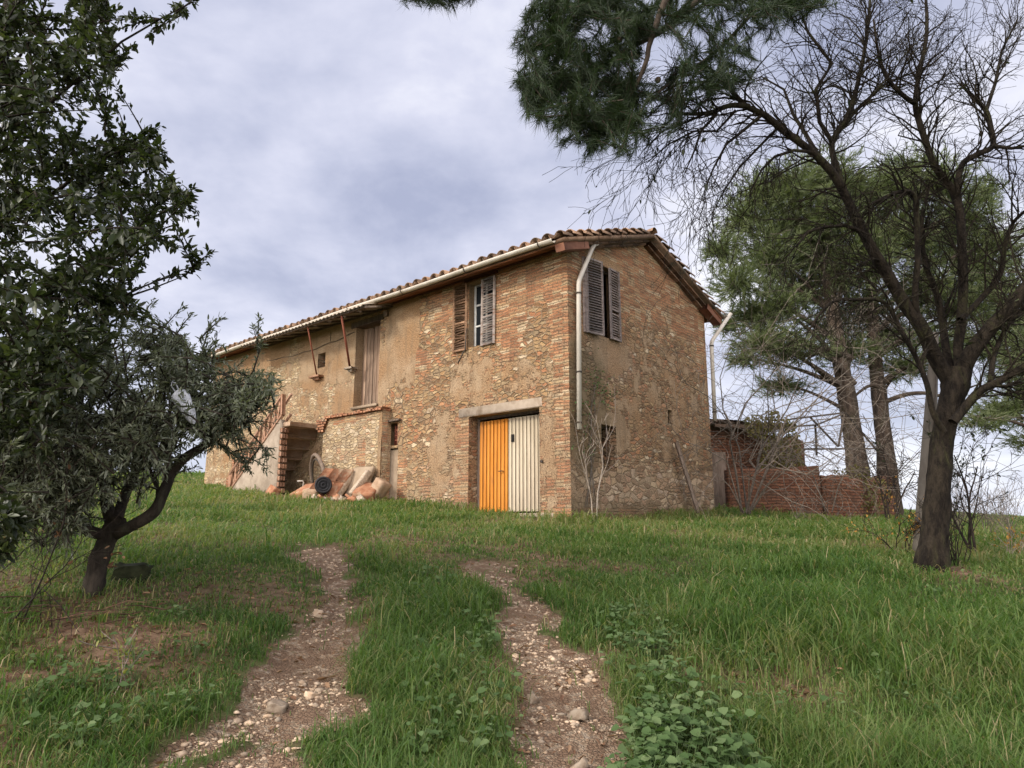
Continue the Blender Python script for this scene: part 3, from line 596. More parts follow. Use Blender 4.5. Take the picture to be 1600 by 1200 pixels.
b = MB(); b.box((.06, 1.2, .13), (.14, 1.5, .10), bev=.02); b.build('door_sill', M['concrete'], gdo)
# windows with louvred shutters
def shutter(parent, org, ax, nrm, w, h, mat, n=26, broken=0, tilt=0.0, lab=None):
    """org: lower corner on the hinge side, ax: direction along the leaf, nrm: outward"""
    b = MB(); o = Vector(org); ax = Vector(ax).normalized(); nr = Vector(nrm).normalized(); up = (Vector((0, 0, 1)) + ax * tilt).normalized(); s = .055; d = .038
    for q in (s / 2, w - s / 2): b.bar(o + ax * q, o + ax * q + up * h, d, s, up=nr)
    rails = [s / 2, h - s / 2] + ([h * .42] if broken else [])
    for q in rails: b.bar(o + ax * s + up * q, o + ax * (w - s) + up * q, d, s * .9, up=up)
    for i in range(n):
        z = s + (h - 2 * s) * (i + .5) / n
        if broken and random.random() < .10 * broken: continue
        ti = .95 + random.gauss(0, .05 + .10 * broken); dz = random.gauss(0, .02) * broken
        a = o + ax * s + up * (z + dz); c = o + ax * (w - s) + up * (z - dz); x = (c - a).normalized(); yv = (nr * math.cos(ti) - up * math.sin(ti)); zv = x.cross(yv)
        b.box((a + c) / 2, ((c - a).length, .066, .009), Matrix((x, yv, zv)).transposed(), .002)
    ob = b.build('shutter', mat, parent)
    if lab: ob['label'] = lab
    return ob
b = MB(); wz0, wz1 = 4.12, 5.74; x = .2
for q in (2.2, 2.60, 2.99): b.bar((x, q, wz0 + .03), (x, q, wz1 - .03), .045, .05)
for q in (wz0 + .03, wz0 + .55, wz0 + 1.08, wz1 - .03): b.bar((x, 2.17, q), (x, 3.02, q), .04, .045)
w1 = b.build('window', M['frame'], house)
b = MB(); b.box((x + .012, 2.595, 4.93), (.006, .8, 1.56)); b.build('pane', M['glass'], w1)
shutter(w1, (-.045, 3.53, 4.06), (0, -1, 0), (-1, 0, 0), .49, 1.70, M['shutter_brown'], 25, 1.0, .0, 'brown louvred shutter with broken slats')
shutter(w1, (-.055, 2.11, 4.07), (.06, 1, 0), (-1, 0, 0), .47, 1.66, M['shutter'], 26, .35, -.012, 'grey bleached louvred shutter')
b = MB(); b.tube([(-.06, 3.04, 4.6), (-.07, 3.05, 4.08), (-.10, 3.10, 3.98), (-.07, 3.3, 3.76)], .016, 6); b.build('iron_bar', M['clamp'], w1)
b = MB(); b.box((-.02, 2.6, 5.83), (.05, 1.1, .10)); b.build('window_lintel', M['fascia'], w1)
w2b = MB()
for q in (.98, 1.90): w2b.bar((q, .18, 4.14), (q, .18, 5.82), .05, .05, up=(0, 1, 0))
w2b.bar((.98, .18, 5.8), (1.9, .18, 5.8), .05, .05); w2 = w2b.build('window', M['oldwood'], house)
shutter(w2, (.60, -.06, 4.06), (1, -.16, 0), (0, -1, 0), .54, 1.76, M['shutter_dark'], 27, 0, .0)
shutter(w2, (1.97, -.05, 4.10), (-1, -.04, 0), (0, -1, 0), .45, 1.72, M['shutter_dark'], 27, .1, .0)
b = MB(); b.box((.56, -.03, 4.94), (.05, .06, 1.75)); b.build('hinge_post', M['shutter_dark'], w2)
# upper plank door, its sill, small box
b = MB(); k = 7; w = 1.10 / k
for i in range(k): b.box((.28 + random.uniform(-.006, .006), 6.51 + (i + .5) * w, 4.33), (.035, w - .010, 2.32 - random.uniform(0, .03)))
pd = b.build('plank_door', M['wood'], house)
b = MB(); b.box((-.005, 7.06, 3.12), (.13, 1.18, .075), bev=.012); b.build('door_sill', M['plaster'], pd)
b = MB(); b.bar((.10, 6.35, 5.58), (.10, 7.85, 5.58), .26, .17); b.build('door_lintel', M['oldwood'], pd)
b = MB(); b.box((-.04, 6.22, 5.62), (.07, .16, .17)); b.build('meter_box', M['plaster'], house)
# small front windows
b = MB(); b.box((.33, 9.34, 4.8), (.02, .42, .48)); b.bar((.2, 9.28, 4.57), (.2, 9.28, 5.02), .03, .03, up=(0, 1, 0)); b.bar((.2, 9.14, 4.8), (.2, 9.54, 4.8), .03, .03); w3 = b.build('window', M['oldwood'], house)
b = MB(); b.box((.28, 5.84, 2.24), (.02, .5, .62)); w4 = b.build('window', M['black'], house)  # near-black sheet standing in for the unlit room
b = MB()
for q in (5.66, 5.74, 5.82): b.tube([(.10, q, 1.95), (.10, q, 2.5)], .012, 5)
for q in (2.1, 2.22, 2.36): b.bar((.10, 5.6, q), (.10, 5.84, q), .02, .035)
b.box((.14, 5.72, 2.2), (.012, .22, .42)); b.build('grille', M['rust'], w4)
b = MB(); b.bar((-.05, 5.45, 2.60), (-.05, 6.3, 2.60), .10, .05); b.build('window_lintel', M['oldwood'], w4)
b = MB(); b.box((.10, 5.815, .75), (.06, .50, 2.2)); bd_ = b.build('blocked_doorway', M['plaster'], house)
b = MB(); b.box((.38, 1.43, 1.6), (.7, .02, 1.1)); 
w5 = MB()
for q in (1.3, 1.56): w5.tube([(q, .16, 1.1), (q, .16, 2.1)], .012, 5)
w5.bar((1.14, .2, 2.08), (1.72, .2, 2.08), .05, .05); w5 = w5.build('window', M['oldwood'], house)
b = MB(); b.box((1.43, .39, 1.6), (.6, .02, 1.02)); b.build('dark_backing', M['black'], w5)  # near-black sheet painted as the shade inside the opening
# canopy over the landing, with struts on stone corbels
b = MB(); ys = np.arange(5.95, 12.6, .045); V = []; n = len(ys)
for dz in (0, -.012):
    for (x, z) in ((0.03, 5.86), (-.55, 5.74), (-1.0, 5.60)): V += [(x, y, z + dz + .022 * math.sin(y * 2 * math.pi / .18)) for y in ys]
Q = []
for r in (0, 1):
    for i in range(n - 1): Q += [(r * n + i, r * n + i + 1, (r + 1) * n + i + 1, (r + 1) * n + i), ((3 + r) * n + i + 1, (3 + r) * n + i, (4 + r) * n + i, (4 + r) * n + i + 1)]
for i in range(n - 1): Q.append((2 * n + i, 2 * n + i + 1, 5 * n + i + 1, 5 * n + i))
for r in (0, 1): Q.append((r * n, (r + 1) * n, (4 + r) * n, (3 + r) * n))
b.add(V, Q); can = b.build('canopy', M['corr'], house)
b = MB(); b.bar((-.9, 5.98, 5.585), (-.9, 12.5, 5.585), .07, .07); b.bar((-.02, 5.98, 5.80), (-.02, 12.5, 5.80), .06, .07)
for q in np.arange(6.0, 12.6, .72): b.bar((0, q, 5.80), (-.93, q, 5.56), .05, .055)
b.build('canopy_frame', M['oldwood'], can)
for (y, w_, rr) in ((7.72, .06, .032), (9.40, .05, .022)):
    b = MB(); b.tube([(-.10, y, 4.33), (-.88, y - .62, 5.56)], rr, 7); b.build('strut', M['rust'], can)
for (y, wy, mt) in ((7.68, .34, 'concrete'), (9.42, .52, 'terracotta')):
    b = MB(); b.box((-.09, y, 4.28), (.24, wy, .06), bev=.01); b.box((-.05, y, 4.22), (.16, wy * .6, .07), bev=.015); b.build('corbel', M[mt], can)
b = MB(); pts = [(-.015, y, 5.36 - .16 * math.sin((y - 7.7) * .55) + .02 * math.sin(y * 5)) for y in np.linspace(7.7, 12.6, 24)]; b.tube(pts, .010, 5); b.tube([(-.02, 8.9, 5.62), (-.02, 8.9, 5.3)], .008, 4); b.build('wall_cable', M['clamp'], house)
# exterior stair
SX = -1.15
b = MB(); pr = [(9.38, 2.86), (9.38, -.6), (12.9, -.6), (12.9, .55), (12.2, .78)]
V = [(SX - .06, y, z) for y, z in pr] + [(SX + .08, y, z) for y, z in pr]; n = 5
m_ = mesh_obj('staircase', V, [[[0, 4, 3, 2], [0, 2, 1, 1]][:1], [[0, 2, 1]], [[5, 7, 8, 9]], [[5, 6, 7]], [[i, (i + 1) % 5, 5 + (i + 1) % 5, 5 + i] for i in range(5)]], M['sideplaster'], house)
for k in range(8):
    y = 9.22 + k * .36; z = 2.72 - k * .285; b = MB()
    b.box((SX / 2 + .02, y, z), (-SX - .03, .40, .13), bev=.012); b.box((SX / 2 + .02, y + .17, z - .17), (-SX - .05, .09, .22), bev=.01)
    b.build('step', M['darkbrick'], m_)
b = MB()
for k in range(12):
    z = 2.55 - k * .17; xx = SX - .05
    for q in (0, 1): b.box((xx + .05 + q * .11, 9.34 + random.uniform(-.03, .03), z), (.095, .13, .13), bev=.01)
b.build('hollow_brick_end', M['terracotta'], m_)
A0 = np.array([SX - .04, 12.15, .86]); A1 = np.array([SX - .04, 9.30, 2.98]); B0 = np.array([SX - .04, 12.15, 1.42]); B1 = np.array([SX - .04, 9.34, 3.58])
b = MB()
for (p, q) in ((A0, A1), (B0, B1)):
    b.bar(p, q, .10, .06)
    b.bar(p + (.26, 0, .05), q + (.26, 0, .05), .07, .06)
n = 11
for i in range(n):
    f0, f1, fm = i / n, (i + 1) / n, (i + .5) / n; la = lambda a, c, f: a + (c - a) * f
    b.bar(la(A0, A1, f0), la(B0, B1, fm), .08, .035, up=(1, 0, 0)); b.bar(la(B0, B1, fm), la(A0, A1, f1), .08, .035, up=(1, 0, 0))
    if i % 2: b.bar(la(A0, A1, fm), la((A0 + B0) / 2, (A1 + B1) / 2, fm), .08, .035, up=(1, 0, 0))
b.bar(A1, B1, .12, .09); b.bar(A0, B0, .12, .07)
b.build('lattice_parapet', M['terracotta'], m_)
b = MB()
for k in range(16): b.box((SX / 2, 12.15 + .01 * k, .75 + k * .075), (1.0, .10, .062), bev=.008)
b.build('brick_pier', M['redbrick'], m_)
b = MB()
for k in range(8):
    for q in range(2): b.box((SX / 2 - .28 + q * .55 , 12.45, .72 + k * .085), (.5, .24, .07), bev=.008)
b.build('stair_foot', M['redbrick'], m_)
# remains of the landing: a thicker base wall with a tile ledge
lw = np.zeros(1)
def landing():
    us = np.linspace(5.90, 8.62, 28); vs_ = np.linspace(-.5, 2.86, 34); UU, VV = np.meshgrid(us, vs_); off = .06 * (fnoise(UU * 2, VV * 2.5, 51) - .5)
    P = np.stack([-.28 + off.ravel(), UU.ravel(), VV.ravel()], 1); n = len(us); i = np.arange(len(vs_) - 1)[:, None] * n + np.arange(n - 1)[None]
    Q = [np.stack([i, i + 1, i + n + 1, i + n], -1).reshape(-1, 4)]; k = len(P); Z0, Z1 = -.5, 2.86
    ex_ = np.array([(-.27, 5.90, Z0), (0.02, 5.90, Z0), (0.02, 5.90, Z1), (-.27, 5.90, Z1), (-.27, 8.62, Z0), (.02, 8.62, Z0), (.02, 8.62, Z1), (-.27, 8.62, Z1)])
    Q.append(np.array([[k, k + 1, k + 2, k + 3], [k + 4, k + 7, k + 6, k + 5], [k + 3, k + 2, k + 6, k + 7]]))
    V = np.vstack([P, ex_]); u_ = np.concatenate([UU.ravel(), 5.9 - ex_[:, 0]]); v_ = np.concatenate([VV.ravel(), ex_[:, 2]])
    z = np.zeros(len(V)); pl = .95 * sstep(6.12, 6.02, u_) * sstep(1.0, 1.1, v_); bk = np.maximum(.95 * sstep(6.14, 6.0, u_) * sstep(1.1, 1.0, v_), .9 * blob(u_, v_, 6.75, 1.2, .2, .9)); bk = np.maximum(bk, .8 * sstep(2.5, 2.75, v_))
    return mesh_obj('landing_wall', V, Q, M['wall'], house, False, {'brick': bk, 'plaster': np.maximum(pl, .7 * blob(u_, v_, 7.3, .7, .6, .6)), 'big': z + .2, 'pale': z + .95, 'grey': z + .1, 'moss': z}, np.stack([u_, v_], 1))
ld = landing()
b = MB()
for k in range(20):
    y = 5.95 + k * .133
    b.box((-.20 + random.uniform(-.02, .02), y, 2.90 + random.uniform(-.006, .006)), (.34, .125, .055), bev=.006)
    if random.random() < .85: b.box((-.17 + random.uniform(-.03, .03), y, 2.955), (.30, .12, .04), bev=.006)
b.build('tile_ledge', M['redbrick'], ld)
b = MB()
for k in range(5):
    for q in range(4 - k // 2): b.box((-.24 + random.uniform(-.03, .03), 8.42 + q * .12 + .04 * k, 2.84 - k * .075), (.26, .115, .062), bev=.008)
b.build('broken_brick_end', M['redbrick'], ld)
# ------------------------------------------------------------------ things lying against the house
def chunk(name, loc, size, rot, mat, label, cat, group=None, rough=.12, seed=1, parent=None):
    r = np.random.default_rng(seed); n = 5; V = []; 
    lin = np.linspace(-1, 1, n); ids = {}; Q = []
    def vid(p):
        k = tuple(np.round(p, 4))
        if k not in ids: ids[k] = len(V); V.append(p)
        return ids[k]
    for ax in range(3):
        o = [q for q in range(3) if q != ax]
        for sg in (-1, 1):
            for i in range(n - 1):
                for j in range(n - 1):
                    f = []
                    for a, b2 in ((i, j), (i + 1, j), (i + 1, j + 1), (i, j + 1)):
                        p = [0, 0, 0]; p[ax] = sg; p[o[0]] = lin[a]; p[o[1]] = lin[b2]; f.append(vid(tuple(p)))
                    Q.append(f if (sg > 0) == (ax != 1) else f[::-1])
    V = np.array(V); s = np.array(size) / 2; q = V.copy(); m = (np.abs(V) > .99).sum(1)
    q *= (1 - .01 * (m >= 2) - .02 * (m == 3))[:, None]
    q = q * s + r.normal(0, rough * .25, q.shape) * s.min() * (1 + .8 * (m >= 2))[:, None]
    o = mesh_obj(name, q, [np.array(Q)], mat, parent, False, {'rnd': np.full(len(V), r.random())})
    o.location = tuple(loc); o.rotation_euler = tuple(rot); tag(o, label, cat, group); return o
def hz0(y): return .08 * y + .0
def rot(a, b_, c): return (R(a), R(b_), HA + R(c))
ms = empty('masonry_slab', hw(-1.02, 6.98, .92), 'big tilted slab with orange brick facing above the small black wheel', 'rubble', 'slabs of the fallen landing'); ms.rotation_euler = rot(6, -46, 14)
b = MB()
for q in (-.31, 0, .31):
    for k in range(2): b.box((-.26 + k * .52 + random.uniform(-.02, .02), q, .10), (.50, .295, .06), bev=.012)
b.build('brick_facing', M['redbrick'], ms)
o = chunk('mortar_core', (0, 0, -.02), (1.02, .92, .18), (0, 0, 0), M['stone'], None, None, None, .2, 3, ms)
chunk('masonry_slab', hw(-1.25, 7.75, .80), (.75, .55, .16), rot(-6, -24, 20), M['redbrick'], 'flat pale orange slab lying low at the edge of the dark void under the stairs', 'rubble', 'slabs of the fallen landing', .07, 4)
chunk('masonry_slab', hw(-1.35, 7.25, .70), (.45, .4, .26), rot(5, -10, 30), M['darkbrick'], 'dark square masonry block in the grass in front of the orange slabs', 'rubble', 'slabs of the fallen landing', .08, 5)
chunk('concrete_slab', hw(-.62, 6.35, .95), (.95, .75, .10), rot(0, -66, 8), M['plaster'], 'pale plastered slab leaning on the wall behind the small black wheel', 'rubble', 'slabs of the fallen landing', .06, 6)
chunk('concrete_slab', hw(-.85, 5.95, .95), (.80, .12, .16), rot(0, -48, 4), M['stone'], 'narrow grey stone bar leaning between the plastered slab and the brick heap', 'rubble', 'slabs of the fallen landing', .08, 7)
chunk('brick_lump', hw(-.80, 5.72, .72), (.60, .5, .22), rot(10, -30, 25), M['redbrick'], 'reddish broken brick lump heaped left of the blocked doorway', 'rubble', 'broken brick lumps by the wall', .12, 8)
chunk('brick_lump', hw(-.55, 5.55, .80), (.35, .30, .45), rot(30, 10, 10), M['darkbrick'], 'dark broken brick lump standing upright against the blocked doorway', 'rubble', 'broken brick lumps by the wall', .12, 9)
chunk('brick_lump', hw(-1.35, 9.25, .82), (.22, .30, .26), rot(20, 25, 10), M['redbrick'], 'single reddish brick lump in the grass at the end of the stair wall', 'rubble', 'broken brick lumps by the wall', .12, 10)
rr = np.random.default_rng(5)
for i, (x, y) in enumerate([(-1.35, 6.85), (-1.3, 6.7), (-1.45, 6.55), (-1.25, 6.45), (-1.4, 6.25), (-1.3, 6.05), (-1.2, 5.8), (-1.1, 5.55), (-1.5, 6.95), (-1.3, 6.32)]):
    s_ = rr.uniform(.12, .24); p = hw(x, y, 0); chunk('rubble_stone', (p[0], p[1], float(gz(p[0], p[1])) + s_ * .38), (s_, s_ * .8, s_ * .7), rr.uniform(-1, 1, 3), M['stone'] if i % 3 else M['redbrick'], 'small loose rubble stone in the heap under the fallen slabs', 'stone', 'small stones of the rubble heap', .35, 20 + i)
for i in range(16):
    x, y = rr.uniform(-1.5, -.6), rr.uniform(5.45, 8.2); p = hw(x, y, 0); z_ = float(gz(p[0], p[1])) + rr.uniform(.04, .12) + max(0, (x + 1.4)) * .25
    chunk('broken_tile', (p[0], p[1], z_), (.27, .13, .055), (rr.uniform(-.5, .5), rr.uniform(-.6, .6), rr.uniform(0, 3)), M['redbrick'] if i % 3 else M['darkbrick'], 'small loose brick tile lying in the rubble heap before the stairs', 'brick', 'loose brick tiles in the rubble heap', .12, 60 + i)
def lathe_obj(name, prof, n, mat, parent=None):
    V = []; Q = []; a = np.linspace(0, 2 * math.pi, n, endpoint=False); k = len(prof)
    for q in a:
        for (r_, z_) in prof: V.append((r_ * math.cos(q), r_ * math.sin(q), z_))
    for i in range(n):
        for j in range(k - 1): Q.append((i * k + j, ((i + 1) % n) * k + j, ((i + 1) % n) * k + j + 1, i * k + j + 1))
    return mesh_obj(name, V, [np.array(Q)], mat, parent, False, {'rnd': np.zeros(len(V))})
wh = empty('small_wheel', hw(-1.42, 6.72, .90), 'small black ribbed rubber wheel lying against the tilted orange brick slab', 'wheel')
tdir = (Vector((0, 0, CZ)) - wh.location).normalized(); tdir.z = .05
wh.rotation_euler = tdir.to_track_quat('Z', 'Y').to_euler()
lathe_obj('tyre', [(.10, -.09), (.19, -.10), (.215, -.07), (.215, .07), (.19, .10), (.17, .095), (.165, .075), (.14, .075), (.135, .09), (.115, .09), (.11, .06), (.10, .06)], 32, M['rubber'], wh)
lathe_obj('hub', [(.11, .05), (.07, .05), (.065, .08), (.04, .085), (.035, .05), (.001, .05)], 24, M['rubber'], wh)
hp = empty('large_hoop', hw(-.62, 8.15, 1.02), 'large dark round hoop leaning in the void beside the stairs', 'hoop', rz=HA)
def torus(R0, r0, zs=1.0):
    a = np.linspace(0, 2 * math.pi, 41); return [(R0 * math.cos(q), R0 * math.sin(q) * zs, 0) for q in a]
b = MB(); b.tube(torus(.80, .05), .055, 8); o = b.build('outer_ring', M['oldwood'], hp, True)
b = MB(); b.tube(torus(.68, .03), .028, 8); o2 = b.build('inner_ring', M['clamp'], hp, True)
for q in (o, o2): q.rotation_euler = (R(78), 0, R(70))
b = MB(); b.tube([(0, 0, 0), (.02, .03, .42), (.0, .05, .46), (-.14, .08, .44)], .018, 6)
rod = b.build('bent_rod', M['pipe']); rod.location = tuple(hw(-1.1, 8.25, .62)); rod.rotation_euler = (R(12), 0, HA); tag(rod, 'thin pale bent rod standing in the dark opening under the stairs', 'rod')
b = MB(); b.bar((0, 0, -.15), (-.80, .14, 1.75), .16, .045, up=(0, 1, 0)); pl = b.build('plank', M['oldwood']); pl.location = tuple(hw(4.95, -.32, .2)); pl.rotation_euler = (0, 0, HA); tag(pl, 'grey weathered plank leaning against the gable wall below a small blocked niche', 'plank')
# ------------------------------------------------------------------ ruined outbuilding, brick walls and frame behind the house
def brick_wall(name, p0, p1, zt0, zt1, zb, th, label, cat, steps=0, seed=0, parent=None):
    p0 = np.array(p0, float); p1 = np.array(p1, float); d = p1 - p0; Ln = np.linalg.norm(d); d /= Ln; nrm = np.array([d[1], -d[0]])
    us = np.arange(0, Ln + .001, Ln / max(4, int(Ln / .14))); n = len(us); nv = 16; V = []; UV = []
    top = zt0 + (zt1 - zt0) * us / Ln + .16 * (np.floor(fnoise(us * 1.9, us * 0 + seed, 60) * 4) / 4 - .5) * (1 if steps else .3)
    for s, o in ((1, 0), (-1, th)):
        for j in range(nv):
            v = zb + (top - zb) * j / (nv - 1); of = .035 * (fnoise(us * 3, v * 4, 61 + seed) - .5)
            P = p0[None] + d[None] * us[:, None] + nrm[None] * (of - o)[:, None]
            V.append(np.column_stack([P, v])); UV.append(np.column_stack([us + o, v]))
    i = np.arange(nv - 1)[:, None] * n + np.arange(n - 1)[None]; k = nv * n
    Q = [np.stack([i, i + 1, i + n + 1, i + n], -1).reshape(-1, 4), np.stack([i + 1, i, i + n, i + n + 1], -1).reshape(-1, 4) + k]
    a = (nv - 1) * n + np.arange(n - 1); Q.append(np.stack([a, a + 1, a + 1 + k, a + k], -1))
    e = np.arange(nv - 1) * n; Q.append(np.stack([e, e + n, e + n + k, e + k], -1)); e = e + n - 1; Q.append(np.stack([e + n, e, e + k, e + n + k], -1))
    UV = np.concatenate(UV); o = mesh_obj(name, np.concatenate(V), Q, M['ruin'], parent, False, None, UV)
    return tag(o, label, cat)
def top_at(px, py, Y): return float(at(px, py, Y)[2])
YB = 20.0
xa = lambda px, Y, py=770: float(at(px, py, Y)[0])
lwz = empty('brick_pen', (xa(1230, YB), YB, top_at(1230, 800, YB)), 'low cracked red brick pen with broken corner between the farmhouse gable and the pines', 'brick pen')
def child(o, par):
    o.parent = par; o.matrix_parent_inverse = Matrix.Translation(-Vector(par.location)); 
    for q in ('label', 'category'):
        if q in o.keys(): del o[q]
    return o
child(brick_wall('front_wall', (xa(1138, YB), YB), (xa(1283, YB), YB), top_at(1138, 734, YB), top_at(1283, 728, YB), .9, .3, None, None, 0, 1), lwz)
child(brick_wall('broken_pier', (xa(1286, YB), YB + .05), (xa(1326, YB), YB - .1), top_at(1286, 742, YB), top_at(1326, 740, YB), .9, .45, None, None, 1, 2), lwz)
child(brick_wall('side_wall', (xa(1327, YB + .3), YB + .3), (xa(1396, YB + 2.2), YB + 2.2), top_at(1327, 748, YB), top_at(1396, 742, YB + 2.2), .9, .3, None, None, 1, 3), lwz)
YO = 21.6
ob_ = empty('ruined_outbuilding', (xa(1190, YO), YO, 1.9), 'ruined red brick shed with a sagging tile roof close behind the farmhouse corner', 'shed')
child(brick_wall('wall', (xa(1100, YO), YO), (xa(1256, YO), YO + .2), top_at(1136, 668, YO), top_at(1256, 680, YO), .9, .3, None, None, 1, 4), ob_)
child(brick_wall('wall', (xa(1256, YO), YO + .2), (xa(1262, YO + 3), YO + 3), top_at(1256, 682, YO), top_at(1262, 690, YO + 3), .9, .3, None, None, 1, 5), ob_)
b = MB(); x0, x1 = xa(1118, YO), xa(1240, YO); zr = top_at(1180, 666, YO)
for k in range(16):
    x = x0 + (x1 - x0) * k / 15
    for r_ in range(7):
        z = zr + .16 * r_ * .36 + .06 * math.sin(k * .5) - .08 * (k / 15) ** 2 * 1.5; coppo(b, 0, 0, 0, .1, .1, 1, 0, 0) if False else None
        a = np.linspace(-1.4, 1.4, 6); V = [(x + .12 * math.sin(q), YO - .35 + r_ * .36 + dy, z + dz + .09 * math.cos(q)) for dy, dz in ((0, 0.02), (.42, .05)) for q in a]
        b.add(V, [(i, i + 1, 7 + i, 6 + i) for i in range(5)])
b.bar((x0, YO - .3, zr - .02), (x1, YO - .3, zr - .10), .10, .10); b.bar((x0, YO + 1, zr + .1), (x1, YO + 1, zr + .02), 2.4, .05)
child(b.build('roof', M['tile']), ob_)
b = MB(); q0 = at(1127, 735, YO - .6); b.box((q0[0], YO - .2, 2.6), (.5, .25, 2.2)); child(b.build('dark_gap_fill', M['oldwood']), ob_)  # timber block added where there is only a dark gap
YF = 21.0; b = MB()
for (a, c) in [((1235, 655), (1319, 645)), ((1215, 668), (1276, 664)), ((1276, 664), (1319, 646)), ((1266, 652), (1310, 698)), ((1274, 664), (1276, 712)), ((1321, 645), (1372, 706)), ((1371, 704), (1371, 748)), ((1190, 702), (1366, 701)), ((1310, 698), (1319, 646))]:
    b.bar(at(*a, YF + (.9 if c[0] > 1330 else 0)), at(*c, YF + .9 * (c[0] > 1330)), .05, .05, up=(0, 1, 0))
fr = b.build('steel_frame', M['clamp']); tag(fr, 'rusty dark steel roof truss frame standing over the brick pen', 'steel frame')
# concrete pole behind the bare tree
pz = gpt(1437, 868); b = MB(); b.bar((0, 0, -.3), tuple(at(1459, 560, pz[1] + .25) - pz), .20, .22, up=(0, 1, 0))
po = empty('concrete_pole', pz, 'grey leaning concrete pole close behind the trunk of the bare tree', 'pole')
def pole():
    b = MB(); a = at(1437, 868, pz[1]) - pz - (0, 0, .3); c = at(1461, 520, pz[1] + .2) - pz; pts = [a + (c - a) * q for q in np.linspace(0, 1, 9)]
    V, Q, T = tube_np(pts, np.linspace(.175, .06, 9), 4, True); P = V.copy(); b.add(P, Q, T); return b.build('shaft', M['pole'], po)
pole(); b = MB(); c0 = at(1459, 560, pz[1]) - pz; b.tube([at(1449, 850, pz[1] - .2) - pz, at(1464, 560, pz[1] - .08) - pz], .012, 6); b.build('ground_wire', M['clamp'], po)
# wires to the far end of the house
for (a, c, lab) in (((325, 511), (385, 505), 'upper thin dark wire running to the far end of the farmhouse roof'), ((325, 523), (372, 524), 'lower thin dark wire running to the far end of the farmhouse roof')):
    p = at(a[0] - 330, a[1] + 35, 30); q = hw(.2, 16.2, 6.25 if c[0] == 385 else 6.0); pts = [p + (q - p) * f + np.array([0, 0, -.5 * math.sin(math.pi * f)]) for f in np.linspace(0, 1, 14)]
    b = MB(); b.tube(pts, .009, 4); o = b.build('wire', M['clamp']); tag(o, lab, 'wire', 'wires to the farmhouse')
# ------------------------------------------------------------------ branching plants
def unit(v): v = np.asarray(v, float); return v / (np.linalg.norm(v) + 1e-9)
def grow(outl, p, d, Ln, r, lvl, rg, P, tips=None):
    n = P['seg'][min(lvl, len(P['seg']) - 1)]; d = unit(d); pts = [np.array(p, float)]; gv = P['grav'][min(lvl, len(P['grav']) - 1)]; wg = P['wig']
    for i in range(n):
        d = unit(d + rg.normal(0, wg, 3) + np.array([0, 0, -gv])); pts.append(pts[-1] + d * Ln / n)
    re = max(P['rmin'], r * P['taper']); rad = np.linspace(max(r, P['rmin']), re, n + 1); outl.append((np.array(pts), rad))
    if lvl >= P['max']:
        if tips is not None: tips.append((pts[-1], d))
        return
    spawn(outl, np.array(pts), rad, Ln, lvl, rg, P, tips)
def spawn(outl, pts, rad, Ln, lvl, rg, P, tips=None, t0=.2):
    k = P['kids'][min(lvl, len(P['kids']) - 1)]; k = int(k + rg.random()); n = len(pts) - 1
    seg = np.linalg.norm(np.diff(pts, axis=0), axis=1)
    for j in range(k):
        f = t0 + (1 - t0) * (j + rg.random()) / k; f = min(f, .999) * n; i = int(f); q = pts[i] + (pts[i + 1] - pts[i]) * (f - i); dd = unit(pts[i + 1] - pts[i]); r = rad[i] + (rad[i + 1] - rad[i]) * (f - i)
        a = rg.normal(0, 1, 3); a = unit(a - dd * (a @ dd)) * P['flat'] ; ang = rg.uniform(*P['ang']); cd = unit(dd * math.cos(ang) + unit(a) * math.sin(ang) + np.array(P.get('bias', (0, 0, 0))))
        grow(outl, q, cd, max(P['lmin'], Ln * rg.uniform(*P['len'])), r * rg.uniform(.5, .75), lvl + 1, rg, P, tips)
def leaves_on(chains, rg, per, L, Wd, spread=.8, t0=.3, droop=.2):
    Ps = []; Ds = []
    for pts, _ in chains:
        n = len(pts) - 1; m = rg.poisson(per)
        for _ in range(m):
            f = (t0 + (1 - t0) * rg.random()) * n * .999; i = int(f); Ps.append(pts[i] + (pts[i + 1] - pts[i]) * (f - i) + rg.normal(0, .012, 3)); Ds.append(unit(pts[i + 1] - pts[i]))
    if not Ps: return None
    Ps = np.array(Ps); Ds = np.array(Ds); k = len(Ps); D = Ds + rg.normal(0, spread, (k, 3)) + np.array([0, 0, -droop]); U = rg.normal(0, .6, (k, 3)) + np.array([0, 0, 1.0])
    ls = rg.uniform(.5, 1.3, k) * L
    return leaf_batch(Ps, D, U, ls, ls * Wd * rg.uniform(.8, 1.2, k), .12, .08)
def leaf_obj(name, VQ, mat, parent, rg, nv=6, base=None):
    V, Q = VQ; k = len(V) // nv; r = rg.random(k) if base is None else base
    return mesh_obj(name, V, [Q], mat, parent, False, {'rnd': np.repeat(r, nv)})
def rel(chains, o): o = np.asarray(o, float); return [(np.asarray(p) - o, r) for p, r in chains]
def px_chain(pts, rads): return np.array([at(*q) for q in pts]), np.array(rads, float)
